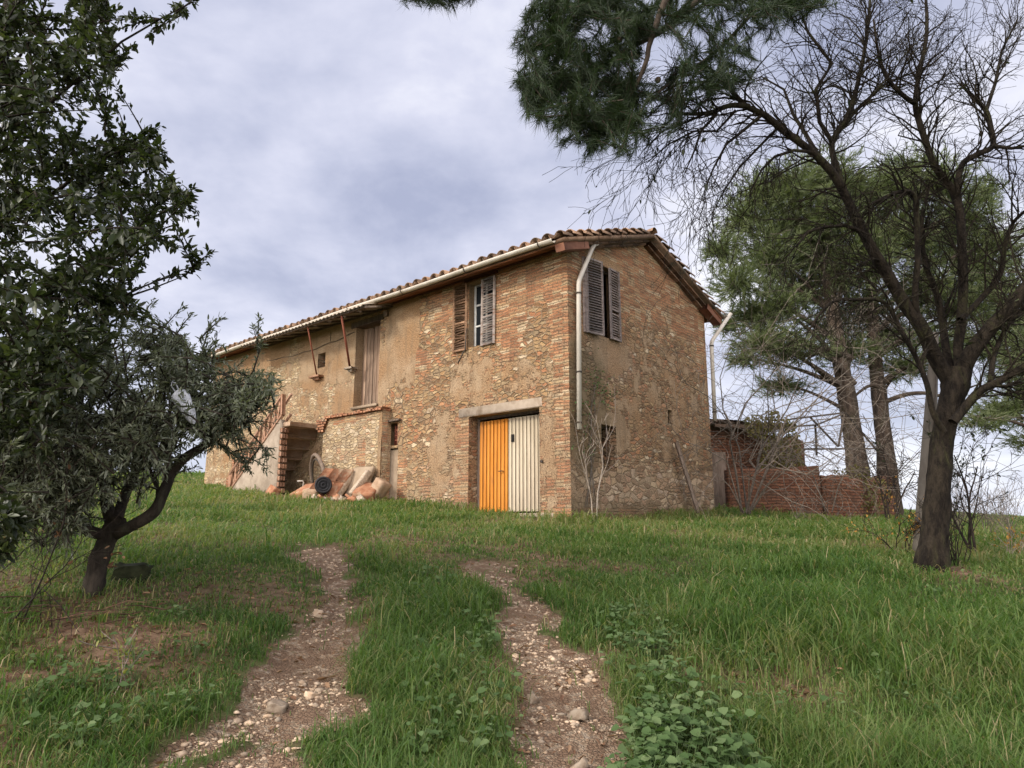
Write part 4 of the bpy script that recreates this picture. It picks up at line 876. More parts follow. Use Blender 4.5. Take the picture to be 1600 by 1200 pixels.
# --- big bare tree on the right
def bare_tree():
    rg = np.random.default_rng(11); root = gpt(1465, 893); D = root[1]; base = empty('bare_tree', root, 'large bare deciduous tree with a thick dark trunk leaning over the grass', 'tree')
    m = D / 1116.0
    T = px_chain([(1457, 906, D), (1457, 880, D), (1460, 840, D), (1464, 790, D), (1468, 730, D), (1473, 680, D), (1484, 635, D), (1494, 600, D), (1498, 578, D)], np.array([29, 24, 20.5, 18.5, 17, 16.5, 17.5, 21, 18]) * m)
    fl = []
    for (x, y, w) in ((1438, 905, 9), (1480, 905, 10), (1460, 912, 9)): fl.append(px_chain([(x, y + 6, D - .1), ((x + 1459) / 2, 872, D - .1), (1462, 800, D)], np.array([w * .6, w, 10]) * m))
    limbs = [
     ([(1490, 605, D), (1462, 560, D), (1440, 512, D - .1), (1410, 470, D - .1), (1388, 432, D - .2), (1360, 385, D - .3), (1340, 345, D - .3), (1318, 300, D - .4), (1296, 265, D - .5), (1262, 232, D - .6), (1225, 205, D - .7), (1195, 180, D - .8), (1165, 165, D - .9), (1135, 133, D - 1), (1110, 108, D - 1.1), (1085, 88, D - 1.2)], [13.5, 12.5, 12, 11, 10, 9, 8.5, 7.5, 7, 6.4, 6, 5.4, 4.6, 3.2, 2.4, 1.3], 'd'),
     ([(1170, 166, D - .9), (1140, 165, D - 1), (1110, 176, D - 1.1), (1080, 178, D - 1.2), (1048, 177, D - 1.3)], [5, 4.5, 4, 3, 2], 'd'),
     ([(1335, 340, D - .3), (1310, 270, D - .2), (1300, 225, D - .1), (1320, 190, D), (1335, 150, D), (1348, 95, D + .1), (1356, 40, D + .2), (1362, -30, D + .3)], [6, 5.5, 5.5, 5, 4.5, 4, 3.2, 2], 'u'),
     ([(1302, 225, D - .1), (1280, 190, D - .3), (1275, 140, D - .4), (1300, 100, D - .4), (1262, 50, D - .5), (1245, 0, D - .6)], [4.5, 4, 3.6, 3.2, 2.6, 1.6], 'u'),
     ([(1310, 205, D), (1345, 165, D + .3), (1385, 130, D + .5), (1430, 112, D + .6)], [4.2, 3.6, 2.8, 1.6], 'u'),
     ([(1290, 262, D - .5), (1262, 215, D - .2), (1240, 180, D), (1225, 140, D + .2), (1190, 120, D + .3)], [4.5, 3.8, 3.2, 2.4, 1.4], 'd'),
     ([(1500, 585, D), (1520, 548, D - .1), (1548, 512, D - .2), (1578, 480, D - .3), (1610, 440, D - .4), (1650, 385, D - .5), (1700, 320, D - .6)], [14, 13, 12, 11, 10, 8.5, 6], 'u'),
     ([(1500, 590, D), (1497, 545, D + .1), (1502, 500, D + .1), (1505, 450, D + .1), (1503, 390, D + .1), (1500, 335, D + .1), (1490, 300, D + .1), (1462, 262, D), (1448, 225, D), (1436, 190, D), (1430, 160, D), (1437, 110, D), (1448, 50, D), (1445, -30, D)], [8.5, 8, 8.5, 8, 8, 7.8, 7, 6.2, 5.8, 5.6, 5, 4.2, 3.4, 2.2], 'u'),
     ([(1498, 320, D + .1), (1497, 285, D + .1), (1505, 255, D + .1), (1530, 240, D), (1551, 228, D), (1548, 200, D), (1540, 172, D), (1518, 150, D), (1500, 130, D)], [6, 6, 5.5, 5.5, 5.2, 5, 4.5, 3, 1.8], 'u'),
     ([(1430, 162, D), (1410, 148, D - .2), (1385, 120, D - .3), (1372, 80, D - .4), (1365, 30, D - .4)], [5, 4.2, 3.6, 2.8, 1.8], 'u'),
     ([(1540, 175, D), (1555, 130, D + .2), (1565, 80, D + .3), (1590, 30, D + .3)], [4, 3.2, 2.5, 1.5], 'u'), ([(1551, 228, D), (1580, 232, D - .3), (1620, 225, D - .5)], [4, 3.2, 2], 'u'),
     ([(1488, 592, D + .1), (1478, 545, D + .2), (1472, 500, D + .3), (1462, 455, D + .3), (1445, 410, D + .3), (1440, 350, D + .3), (1452, 290, D + .4)], [8, 7, 6.5, 5.5, 5, 4, 2.5], 'u'),
     ([(1435, 510, D - .1), (1430, 460, D - .2), (1434, 400, D - .3), (1432, 340, D - .3), (1428, 305, D - .3), (1405, 300, D - .3), (1375, 312, D - .4), (1350, 325, D - .5)], [6, 5.6, 5.2, 5, 4.5, 4, 3, 1.6], 'd'),
     ([(1489, 660, D - .2), (1505, 640, D - .2), (1530, 612, D - .3), (1560, 596, D - .4), (1595, 575, D - .5), (1640, 545, D - .6)], [8, 7.5, 7, 6, 5.5, 4], 'u'),
     ([(1545, 600, D - .35), (1570, 605, D - .3), (1600, 592, D - .3), (1630, 580, D - .2)], [4, 3.5, 3, 2], 'u'),
     ([(1548, 598, D - .35), (1552, 560, D - .2), (1568, 520, D - .1), (1590, 490, D), (1625, 460, D)], [5, 4.5, 4, 3, 2], 'u'),
     ([(1500, 500, D), (1530, 470, D + .2), (1562, 430, D + .3), (1570, 385, D + .3), (1582, 350, D + .2), (1600, 330, D)], [6, 5.5, 5, 4.4, 3.4, 2.2], 'u'),
     ([(1475, 675, D - .2), (1458, 645, D - .25), (1448, 600, D - .3), (1432, 560, D - .3), (1410, 520, D - .4), (1390, 482, D - .4), (1370, 468, D - .5), (1340, 468, D - .6), (1305, 470, D - .7), (1280, 492, D - .8), (1262, 520, D - .8)], [5.5, 5, 4.5, 4.2, 4, 3.6, 3.2, 3, 2.6, 2, 1.2], 'd'),
     ([(1358, 380, D - .3), (1345, 362, D - .4), (1320, 352, D - .6), (1290, 354, D - .7), (1262, 362, D - .8), (1245, 385, D - .9)], [4.5, 4, 3.4, 2.8, 2.2, 1.3], 'd'),
     ([(1392, 440, D - .2), (1372, 455, D - .2), (1340, 420, D), (1300, 400, D + .2)], [3, 2.6, 2.2, 1.2], 'd'),
     ([(1268, 238, D - .6), (1240, 235, D - .7), (1210, 245, D - .8), (1190, 265, D - .9), (1172, 300, D - 1)], [3.4, 3, 2.5, 2, 1.1], 'd'),
     ([(1190, 180, D - .8), (1160, 205, D - .9), (1135, 225, D - 1), (1115, 262, D - 1), (1100, 300, D - 1.1)], [3.2, 2.8, 2.3, 1.8, 1.0], 'd'),
     ([(1120, 178, D - 1.1), (1095, 205, D - 1.2), (1085, 235, D - 1.2), (1070, 270, D - 1.3)], [2.6, 2.2, 1.7, .9], 'd'),
     ([(1150, 172, D - 1), (1120, 205, D - .8), (1085, 205, D - .7), (1045, 225, D - .6), (1010, 255, D - .6)], [2.6, 2.2, 1.9, 1.5, .8], 'd'),
     ([(1215, 200, D - .7), (1190, 225, D - .5), (1155, 262, D - .4), (1130, 300, D - .3), (1112, 335, D - .3)], [2.8, 2.4, 2, 1.5, .8], 'd'),
     ([(1105, 176, D - 1.1), (1075, 190, D - 1.0), (1035, 205, D - .9), (1005, 235, D - .9)], [2.4, 2, 1.5, .8], 'd'),
     ([(1140, 140, D - 1), (1100, 128, D - 1.1), (1060, 130, D - 1.2), (1025, 150, D - 1.2)], [2.4, 2, 1.6, .9], 'd'),
    ]
    ch = []; tw = []
    PD = dict(seg=[5, 5, 4, 3], grav=[.05, .10, .14, .16], wig=.21, taper=.35, rmin=.0028, max=3, kids=[0, 3.6, 2.6], ang=(.35, .95), len=(.38, .72), lmin=.16, flat=1)
    PU = dict(PD, grav=[-.03, -.03, -.02, .02])
    for pts, rad, kind in limbs:
        p, r = px_chain(pts, np.array(rad) * m * .92); ch.append((p, r)); Ln = np.linalg.norm(np.diff(p, axis=0), axis=1).sum(); P = PD if kind == 'd' else PU
        k = max(5, int(Ln / (.10 if kind == 'd' else .088))); P1 = dict(P, kids=[k, 4.0, 2.7]); n = len(p) - 1
        for j in range(k):
            f = (.22 + .78 * (j + rg.random()) / k) * n * .999; i = int(f); q = p[i] + (p[i + 1] - p[i]) * (f - i); dd = unit(p[i + 1] - p[i]); a = rg.normal(0, 1, 3); a = unit(a - dd * (a @ dd)); an = rg.uniform(.35, 1.0)
            grow(tw, q, dd * math.cos(an) + a * math.sin(an), rg.uniform(.35, 1.05), min(.014, (r[i] * .45)), 1, rg, dict(P1, max=3))
    tubes_obj('trunk', rel([T] + fl, root), M['bark'], base, .16); tubes_obj('branches', rel(ch + tw, root), M['bark'], base, .08)
    last = [c for c in tw if c[1][0] < .006]; sel = [last[i] for i in rg.choice(len(last), 150)]
    leaf_obj('leaves', (lambda vq: (vq[0] - root, vq[1]))(leaves_on(sel, rg, 1.0, .075, .45, .5, .5, .6)), M['holm'], base, rg)
bare_tree()
# --- olive and holm oak on the left
def in_poly(P, x, y):
    c = False; j = len(P) - 1
    for i in range(len(P)):
        if (P[i][1] > y) != (P[j][1] > y) and x < (P[j][0] - P[i][0]) * (y - P[i][1]) / (P[j][1] - P[i][1]) + P[i][0]: c = not c
        j = i
    return c
def poly_pts(P, n, rg, hole=()):
    xs = [p[0] for p in P]; ys = [p[1] for p in P]; o = []
    while len(o) < n:
        x, y = rg.uniform(min(xs), max(xs)), rg.uniform(min(ys), max(ys))
        if in_poly(P, x, y) and not any(((x - h[0]) / h[2]) ** 2 + ((y - h[1]) / h[3]) ** 2 < rg.uniform(.5, 1.1) for h in hole): o.append((x, y))
    return o
def crown_twigs(targets, limbs, rg, r0, sag, ln=.34):
    """curved shoots that end at the targets, starting on the nearest limb or on an earlier shoot"""
    nodes = np.concatenate([p for p, _ in limbs]); out_ = []
    targets = sorted(targets, key=lambda q: np.min(np.linalg.norm(nodes - q, axis=1)))
    for T in targets:
        d = np.linalg.norm(nodes - T, axis=1); i = int(np.argmin(d + 9 * (d < ln * rg.uniform(.7, 1.3)))); s = nodes[i]
        if d[i] < .06: continue
        mid = (s + T) / 2 + rg.normal(0, .07, 3) * d[i] + np.array([0, 0, sag * d[i]]); q = np.linspace(0, 1, 7)[:, None]; pts = (1 - q) ** 2 * s + 2 * q * (1 - q) * mid + q * q * T
        out_.append((pts, np.linspace(min(.02, r0 * (.35 + .5 * d[i])), .0028, 7))); nodes = np.vstack([nodes, pts[2:]])
    return out_
def olive_tree():
    rg = np.random.default_rng(21); root = gpt(148, 930); D = root[1]; m = D / 1120.; base = empty('olive_tree', root, 'gnarled olive tree with silvery leaves and a leaning forked trunk in front of the farmhouse', 'olive tree')
    T = px_chain([(143, 945, D), (147, 915, D), (152, 885, D), (165, 850, D), (178, 825, D), (184, 808, D)], np.array([19, 15, 13.5, 13.5, 15, 14]) * m)
    L_ = [px_chain(a, np.array(r) * m) for a, r in [
     ([(180, 835, D), (205, 822, D - .1), (240, 800, D - .1), (256, 768, D - .1), (268, 740, D), (290, 715, D), (320, 695, D + .1), (328, 672, D + .1), (322, 650, D + .2), (345, 636, D + .2)], [10, 9.5, 9, 8.5, 8, 7.5, 7, 5, 4, 3]),
     ([(176, 815, D), (166, 785, D + .1), (163, 755, D + .1), (146, 732, D + .2), (132, 705, D + .2), (125, 660, D + .3), (130, 600, D + .4)], [11, 9.5, 8.5, 7.5, 6.5, 5, 3]),
     ([(172, 835, D), (145, 832, D - .1), (115, 812, D - .2), (95, 785, D - .3), (70, 762, D - .4), (42, 745, D - .5), (5, 738, D - .6), (-40, 735, D - .7)], [9, 8.5, 8, 7.5, 7, 6, 5.5, 4]),
     ([(182, 812, D), (196, 770, D + .3), (212, 735, D + .4), (222, 690, D + .5), (240, 640, D + .5), (262, 590, D + .5)], [9, 8, 7, 6, 4.5, 3]),
     ([(246, 792, D), (247, 765, D - .1), (236, 740, D - .2), (228, 715, D - .2), (240, 680, D - .2)], [4, 3.6, 3.2, 2.6, 1.8]),
     ([(268, 742, D), (262, 705, D + .2), (255, 668, D + .3), (275, 620, D + .3), (300, 570, D + .3)], [5, 4.2, 3.6, 2.8, 1.8]),
     ([(325, 690, D + .1), (352, 672, D), (378, 655, D), (400, 640, D)], [4, 3.2, 2.4, 1.6])]]
    crown = [(-60, 800), (-60, 560), (60, 540), (150, 520), (215, 480), (262, 500), (300, 545), (330, 590), (400, 575), (440, 600), (425, 625), (395, 640), (372, 690), (330, 655), (300, 690), (262, 730), (232, 700), (200, 735), (160, 745), (130, 790), (60, 800)]
    tg = [at(x, y, D + rg.normal(0, .55) - .1) for x, y in poly_pts(crown, 860, rg, [(200, 722, 20, 16), (290, 725, 22, 20), (235, 770, 40, 24)])]
    tg += [at(x, y, D + rg.normal(0, .3) - .4) for x, y in poly_pts([(20, 740), (150, 745), (175, 800), (120, 880), (60, 850), (20, 820)], 46, rg)]
    tg += [at(x, y, D + rg.normal(0, .6)) for x, y in poly_pts([(-60, 560), (200, 560), (235, 640), (200, 700), (130, 770), (60, 815), (-60, 830)], 330, rg)]
    tg += [at(x, y, D - .45 + rg.normal(0, .35)) for x, y in poly_pts([(-20, 690), (225, 690), (262, 745), (215, 790), (155, 785), (128, 845), (60, 870), (-20, 850)], 170, rg)] + [at(x, y, D + rg.normal(0, .5)) for x, y in poly_pts([(150, 640), (335, 640), (350, 690), (300, 745), (215, 745)], 95, rg)]
    tg += [at(x, y, D + rg.normal(0, .25)) for x, y in poly_pts([(345, 680), (420, 640), (440, 600), (425, 745), (385, 760), (350, 715)], 14, rg)]
    tg += [at(x, y, D + rg.normal(0, .4)) for x, y in poly_pts([(255, 510), (330, 520), (380, 570), (440, 590), (420, 630), (380, 650), (350, 680), (300, 640), (250, 600)], 120, rg)]
    tg += [at(x, y, D + .1) for x, y in ((405, 495), (352, 495), (340, 520), (330, 500), (395, 510), (410, 530), (385, 560), (360, 575), (300, 490), (285, 480), (240, 470), (395, 745), (418, 735), (385, 725), (345, 640), (440, 605))]
    tg += [at(x, y, D + rg.normal(0, .2)) for x, y in poly_pts([(345, 690), (400, 640), (435, 600), (410, 700), (430, 740), (390, 755), (350, 720)], 12, rg)]
    tw = crown_twigs(tg, L_, rg, .02, .12); lv = leaves_on(tw, rg, 44, .056, .24, .8, .15, .05)
    tubes_obj('trunk', rel([T], root), M['olivebark'], base, .3); tubes_obj('branches', rel(L_ + tw, root), M['olivebark'], base, .16)
    leaf_obj('crown', (lv[0] - root, lv[1]), M['olive'], base, rg)
    return root
olr = olive_tree()
def holm_oak():
    rg = np.random.default_rng(31); D = 5.2; m = D / 1050.; root = np.array([-5.6, 4.6, float(gz(-5.6, 4.6))]); base = empty('holm_oak', root, 'tall dark evergreen oak reaching into the upper left of the view above the olive', 'evergreen oak')
    j = at(-160, 560, 4.9); T = (np.array([root - (0, 0, .2), root + (0, .05, .8), root + (.1, .1, 1.7), j, j + (.1, .1, 1.2), j + (.1, .3, 2.6), j + (.3, .3, 4)]), np.array([.24, .2, .18, .16, .13, .09, .04]))
    L_ = [px_chain(a, np.array(r) * m) for a, r in [
     ([(-160, 470, 4.9), (-60, 370, 4.9), (0, 335, 5.0), (55, 318, 5.0), (100, 290, 5.0), (140, 258, 5.1), (190, 235, 5.1), (240, 215, 5.1)], [9, 6, 4.5, 3.5, 3, 2.2, 1.6, 1]),
     ([(-100, 300, 4.9), (0, 203, 5), (50, 187, 5), (90, 150, 5), (140, 108, 5), (190, 65, 5), (250, 30, 5), (296, 5, 5)], [6, 4, 3.4, 2.8, 2.2, 1.8, 1.4, .8]),
     ([(-150, 560, 5.0), (-50, 500, 5.2), (40, 470, 5.3), (110, 445, 5.3), (170, 420, 5.3), (215, 375, 5.3), (230, 335, 5.3)], [8, 6, 5, 4, 3.2, 2.2, 1.2]),
     ([(60, 465, 5.3), (120, 470, 5.2), (180, 470, 5.2), (240, 450, 5.2), (290, 430, 5.2)], [3, 2.5, 2, 1.4, .8]),
     ([(-150, 620, 4.8), (-60, 600, 4.8), (20, 600, 4.8), (80, 620, 4.8), (120, 640, 4.8)], [7, 5, 3.6, 2.4, 1.2])]]
    crown = [(-150, -80), (160, -80), (190, 30), (170, 60), (205, 90), (185, 125), (170, 150), (205, 185), (215, 195), (245, 205), (260, 245), (300, 300), (310, 345), (255, 365), (290, 400), (270, 425), (240, 400), (232, 440), (215, 470), (240, 500), (190, 520), (165, 560), (150, 620), (110, 650), (80, 720), (20, 740), (-80, 760), (-150, 700)]
    tg = [at(x, y, D + rg.normal(0, .75)) for x, y in poly_pts(crown, 1150, rg, [(190, 180, 42, 26), (15, 75, 22, 14), (130, 340, 18, 26), (75, 370, 12, 20)])]
    tg += [at(x, y, D + rg.normal(0, .15)) for x, y in ((300, 8), (290, 20), (270, 12), (240, 45), (235, 55), (210, 70), (300, 395), (330, 395), (322, 410), (305, 425), (250, 198), (245, 212), (262, 250), (300, 295), (308, 330))]
    tg += [at(x, y, 4.2 + rg.normal(0, .2)) for x, y in poly_pts([(-40, 800), (30, 780), (45, 870), (10, 900), (-40, 880)], 22, rg)]
    tw = crown_twigs(tg, L_ + [T], rg, .016, .10); lv = leaves_on(tw, rg, 40, .064, .40, .85, .15, .05)
    tubes_obj('trunk', rel([T], root), M['bark'], base, .15); tubes_obj('branches', rel(L_ + tw, root), M['bark'], base, .1)
    leaf_obj('crown', (lv[0] - root, lv[1]), M['holm'], base, rg)
holm_oak()
# --- pines
def needles(tips, dirs, rg, per, nl, nw, spread):
    k = len(tips); P = np.repeat(tips, per, 0); D0 = np.repeat(dirs, per, 0); n = len(P)
    P = P - D0 * rg.uniform(0, 1.0, n)[:, None] * nl * 1.3
    D = D0 + rg.normal(0, spread, (n, 3)); D /= np.linalg.norm(D, axis=1)[:, None] + 1e-9; Sd = np.cross(D, rg.normal(0, 1, (n, 3))); Sd /= np.linalg.norm(Sd, axis=1)[:, None] + 1e-9
    Ls = nl * rg.uniform(.7, 1.2, n)[:, None]; V = np.stack([P - Sd * nw, P + Sd * nw, P + D * Ls - np.array([0, 0, .12]) * Ls], 1).reshape(-1, 3)
    return V, np.arange(3 * n).reshape(-1, 3), np.repeat(np.clip(np.repeat(rg.random(k), per) * .75 + rg.random(n) * .25, 0, 1), 3)
def overhead_pine():
    rg = np.random.default_rng(41); root = np.array([6.4, 4.6, float(gz(6.4, 4.6))]); base = empty('overhanging_pine', root, 'near pine whose dark needle boughs hang down from the top of the view', 'pine tree')
    T = (np.array([root - (0, 0, .3), root + (0, 0, 2.5), root + (.05, 0, 5.5), root + (.0, .1, 8.5), root + (.1, .1, 11)]), np.array([.30, .26, .22, .17, .10])); D = 7.2; m = D / 960.
    top = lambda z: root + np.array([.03, .05, z])
    def lim(pts, r): 
        p, rr_ = px_chain(pts, np.array(r) * m); return p, rr_
    L_ = []
    for z, pts, r in [(8.0, [(1300, -80, D), (1150, -30, D), (1092, 0, D), (1040, 45, D), (985, 75, D), (935, 105, D), (880, 120, D), (840, 140, D)], [7, 6, 5, 4, 3.2, 2.2, 1.4]),
                      (7.6, [(1180, -120, D - .4), (1060, -30, D - .4), (1018, 60, D - .3), (1010, 95, D - .3), (990, 140, D - .2), (965, 170, D - .2), (940, 195, D - .1)], [6, 5, 4, 3.4, 2.6, 1.8, 1.2]),
                      (9.0, [(1200, -160, D - .6), (1000, -120, D - .6), (850, -60, D - .6), (760, -40, D - .5), (690, -15, D - .5), (650, -8, D - .5)], [6, 5, 4, 3, 2.2, 1.4]),
                      (7.3, [(1330, -150, D + .5), (1250, -70, D + .4), (1180, 15, D + .4), (1120, 80, D + .3), (1060, 120, D + .3), (1010, 160, D + .2)], [5, 4, 3.2, 2.6, 2, 1.2]),
                      (8.3, [(1200, -60, D + .2), (1080, -60, D + .2), (960, 0, D + .1), (890, 30, D), (840, 55, D)], [5, 4.2, 3.4, 2.4, 1.4])]:
        p, r_ = lim(pts, r + [r[-1]] * (len(pts) - len(r))); p = np.vstack([top(z), p]); r_ = np.concatenate([[.06], r_]); L_.append((p, r_))
    dense = [(800, 60), (840, -30), (950, -40), (1010, 30), (990, 110), (985, 190), (950, 225), (905, 235), (870, 225), (820, 190), (800, 140)]
    mid = [(960, -40), (1290, -40), (1270, 20), (1215, 60), (1190, 130), (1120, 150), (1090, 190), (1040, 225), (985, 245), (900, 255), (985, 100)]
    tg = [at(x, y, D + rg.normal(0, .40)) for x, y in poly_pts(dense, 520, rg)] + [at(x, y, D + rg.normal(0, .45)) for x, y in poly_pts(mid, 300, rg, [(1040, 95, 30, 30)])]
    tg += [at(x, y, D - .5 + rg.normal(0, .2)) for x, y in poly_pts([(600, -40), (770, -40), (745, 5), (700, 18), (650, 8), (605, -12)], 90, rg)] + [at(x, y, D - .4 + rg.normal(0, .2)) for x, y in poly_pts([(1195, -40), (1330, -40), (1310, 5), (1240, 25), (1190, 15)], 40, rg)]
    tw = crown_twigs(tg, L_, rg, .014, .02)
    tips = np.array([c[0][-1] for c in tw]); dirs = np.array([unit(unit(c[0][-1] - c[0][-2]) + np.array([-.1, 0, -.25])) for c in tw])
    t2 = [tips]; d2 = [dirs]
    for f in (5, 4, 3, 2): 
        t2.append(np.array([c[0][f] for c in tw])); d2.append(np.array([unit(unit(c[0][f] - c[0][f - 1]) + rg.normal(0, .3, 3)) for c in tw]))
    V, Tt, r_ = needles(np.concatenate(t2), np.concatenate(d2), rg, 21, .17, .0030, .33)
    tubes_obj('trunk', rel([T], root), M['pinebark'], base, .12); tubes_obj('branches', rel(L_ + tw, root), M['pinelimb'], base)
    mesh_obj('crown', V - root, [Tt], M['needle'], base, False, {'rnd': r_})
    for (x, y) in ((982, 38), (995, 88), (1028, 125), (968, 62)):
        c = lathe_obj('pine_cone', [(.001, -.05), (.022, -.045), (.034, -.02), (.03, .0), (.036, .01), (.026, .03), (.028, .036), (.012, .055), (.001, .06)], 10, M['cone'], base); c.location = tuple(at(x, y, D) - root); c.rotation_euler = (2.6, .4, 0)
overhead_pine()
def far_pine(px, pyb, Y, r0, lean, crown, nt, seed, label, ztop, extra=()):
    rg = np.random.default_rng(seed); p = at(px, pyb, Y); root = np.array([p[0], Y, float(gz(p[0], Y))]); base = empty('pine_tree', root, label, 'pine tree', 'pines behind the brick pen')
    zt = float(at(px, ztop, Y)[2]) - root[2]; q = np.linspace(0, 1, 9); pts = np.stack([root[0] + lean * q + .12 * np.sin(q * 5 + seed), Y + .1 * np.sin(q * 4), root[2] - .2 + zt * q], 1); T = (pts, r0 * (1 - .62 * q) * (1 + .10 * np.exp(-q * 18)))
    cl = []; L_ = []
    for (x, y, rx, ry) in crown:
        c = at(x, y, Y + rg.normal(0, .5) + (rg.random() - .5) * 2.4); cl.append((c, rx * Y / 1060., ry * Y / 1060.))
        zb = min(max((c[2] - root[2]) * .80, zt * .30), zt * .97); f = zb / zt; s = np.array([np.interp(f, q, pts[:, k]) for k in range(3)]); d = np.linalg.norm(c - s)
        mid = (s + c) / 2 + np.array([0, 0, .12 * d]) + rg.normal(0, .06, 3) * d; w = np.linspace(0, 1, 8)[:, None]; L_.append(((1 - w) ** 2 * s + 2 * w * (1 - w) * mid + w * w * c, np.linspace(min(.10, .03 + .018 * d), .02, 8)))
    tg = []; ar = np.array([a * b_ for _, a, b_ in cl]); per = (ar / ar.sum() * nt).astype(int)
    for (c, rx, ry), n in zip(cl, per):
        v = rg.normal(0, 1, (n, 3)); v /= np.linalg.norm(v, axis=1)[:, None]; v *= (rg.uniform(.15, 1.12, n) * (.75 + .7 * fnoise(v[:, 0] * 2.2 + 7, v[:, 2] * 2.2 + v[:, 1] * 1.7, seed)))[:, None]; v = v[rg.permutation(n)]; tg.append(c + v * np.array([rx, rx, ry]) * 1.38)
    tg = np.concatenate(tg); cc = np.repeat(np.array([c for c, _, _ in cl]), per, 0)
    tw = []
    for i in rg.choice(len(tg), min(len(tg), 420), False):
        w = np.linspace(0, 1, 4)[:, None]; s = cc[i] + rg.normal(0, .1, 3); tw.append((s + (tg[i] - s) * w + np.array([0, 0, -.05]) * w * (1 - w), np.linspace(.016, .006, 4)))
    for (a, b_) in extra:
        P2 = px_chain(a, np.array(b_) * Y / 1100); L_.append(P2)
    dirs = tg - cc; dirs /= np.linalg.norm(dirs, axis=1)[:, None] + 1e-9; dirs = dirs + rg.normal(0, .35, dirs.shape) + np.array([0, 0, .35]); dirs /= np.linalg.norm(dirs, axis=1)[:, None]
    V, Tt, r_ = needles(tg, dirs, rg, 14, .29, .0130, .38)
    tubes_obj('trunk', rel([T], root), M['pinebark'], base, .12); tubes_obj('branches', rel(L_ + tw, root), M['pinelimb'], base)
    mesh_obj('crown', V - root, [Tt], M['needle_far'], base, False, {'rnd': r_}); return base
cA = [(1125, 390, 26, 22), (1165, 340, 36, 34), (1190, 300, 34, 28), (1150, 440, 30, 26), (1175, 490, 32, 26), (1205, 400, 44, 40), (1235, 290, 40, 32), (1240, 350, 46, 40), (1250, 450, 44, 32), (1190, 535, 40, 22), (1240, 545, 44, 18), (1285, 280, 40, 34), (1290, 360, 46, 42), (1310, 440, 44, 34), (1300, 510, 40, 20), (1330, 300, 36, 34), (1350, 390, 40, 36), (1330, 545, 40, 18), (1215, 480, 36, 24), (1270, 400, 36, 30), (1135, 505, 18, 14), (1160, 560, 22, 12), (1220, 600, 34, 14)]
cB = [(1380, 300, 40, 32), (1420, 270, 40, 28), (1465, 290, 42, 34), (1400, 360, 44, 38), (1460, 370, 48, 40), (1510, 340, 36, 34), (1540, 300, 22, 20), (1520, 410, 42, 34), (1440, 450, 46, 36), (1390, 520, 40, 30), (1500, 480, 44, 32), (1555, 450, 38, 34), (1590, 500, 36, 34), (1420, 570, 44, 18), (1560, 380, 30, 24), (1470, 540, 40, 22), (1350, 480, 30, 26), (1545, 540, 36, 22)]
far_pine(1343, 778, 24.0, .38, -.35, cA, 9500, 51, 'left pine of the pair, its tall trunk nearest the brick pen corner', 300, [([(1330, 560, 24), (1290, 545, 23.6), (1262, 555, 23.4), (1215, 540, 23)], [6, 5, 4, 2]), ([(1335, 600, 24), (1300, 560, 23.6), (1275, 548, 23.2)], [5, 4, 2])])
far_pine(1387, 782, 25.0, .33, .5, cB, 8800, 52, 'right pine of the pair, with the slimmer straight trunk and a bough to the right', 290, [([(1378, 630, 25), (1410, 618, 24.8), (1440, 614, 24.6), (1480, 618, 24.3), (1530, 600, 24)], [4, 3.5, 3, 2.4, 1]), ([(1378, 610, 25), (1362, 602, 24.8), (1340, 615, 24.6), (1320, 640, 24.5)], [3, 2.6, 2, 1])])
far_pine(1690, 790, 22.0, .35, -.2, [(1560, 640, 40, 20), (1600, 620, 40, 40), (1640, 560, 50, 44), (1590, 560, 36, 30), (1680, 480, 60, 50), (1620, 690, 40, 14), (1530, 655, 30, 14), (1640, 440, 50, 44)], 2600, 53, 'pine at the far right edge, its drooping dark boughs low over the field', 470)
# --- bare fig bush, saplings, shrubs
def shrub(name, root, shoots, P, mat, label, cat, seed, leaves=None, group=None, r0=.03):
    rg = np.random.default_rng(seed); root = np.asarray(root, float); base = empty(name, root, label, cat, group); ch = []
    for s in shoots:
        if np.ndim(s[1]) == 0: grow(ch, root + rg.normal(0, .06, 3) * (1, 1, 0), s[0], s[1], r0, 0, rg, P)
        else:
            p, r = s[0], s[1]; ch.append((p, r)); spawn(ch, p, r, np.linalg.norm(np.diff(p, axis=0), axis=1).sum(), 0, rg, P, None, .15)
    tubes_obj('stems', rel(ch, root), mat, base)
    if leaves:
        lv = leaves_on([c for c in ch if c[1][0] < .012], rg, leaves[1], leaves[2], leaves[3], .6, .5, leaves[4]); 
        if lv: leaf_obj('leaves', (lv[0] - root, lv[1]), M[leaves[0]], base, rg)
    return base
PF = dict(seg=[7, 6, 5, 4], grav=[.02, .03, .03, .02], wig=.22, taper=.4, rmin=.0048, max=3, kids=[6, 4, 2.6], ang=(.4, 1.2), len=(.4, .75), lmin=.25, flat=1)
fy = 18.3; fr_ = gpt(1165, 806); fr_ = np.array([at(1165, 800, fy)[0], fy, float(gz(at(1165, 800, fy)[0], fy))])
rg0 = np.random.default_rng(61)
def cpx(pts, r, Y=fy): return (np.array([at(x, y, Y + d) for x, y, d in pts]), np.array(r) * .62)
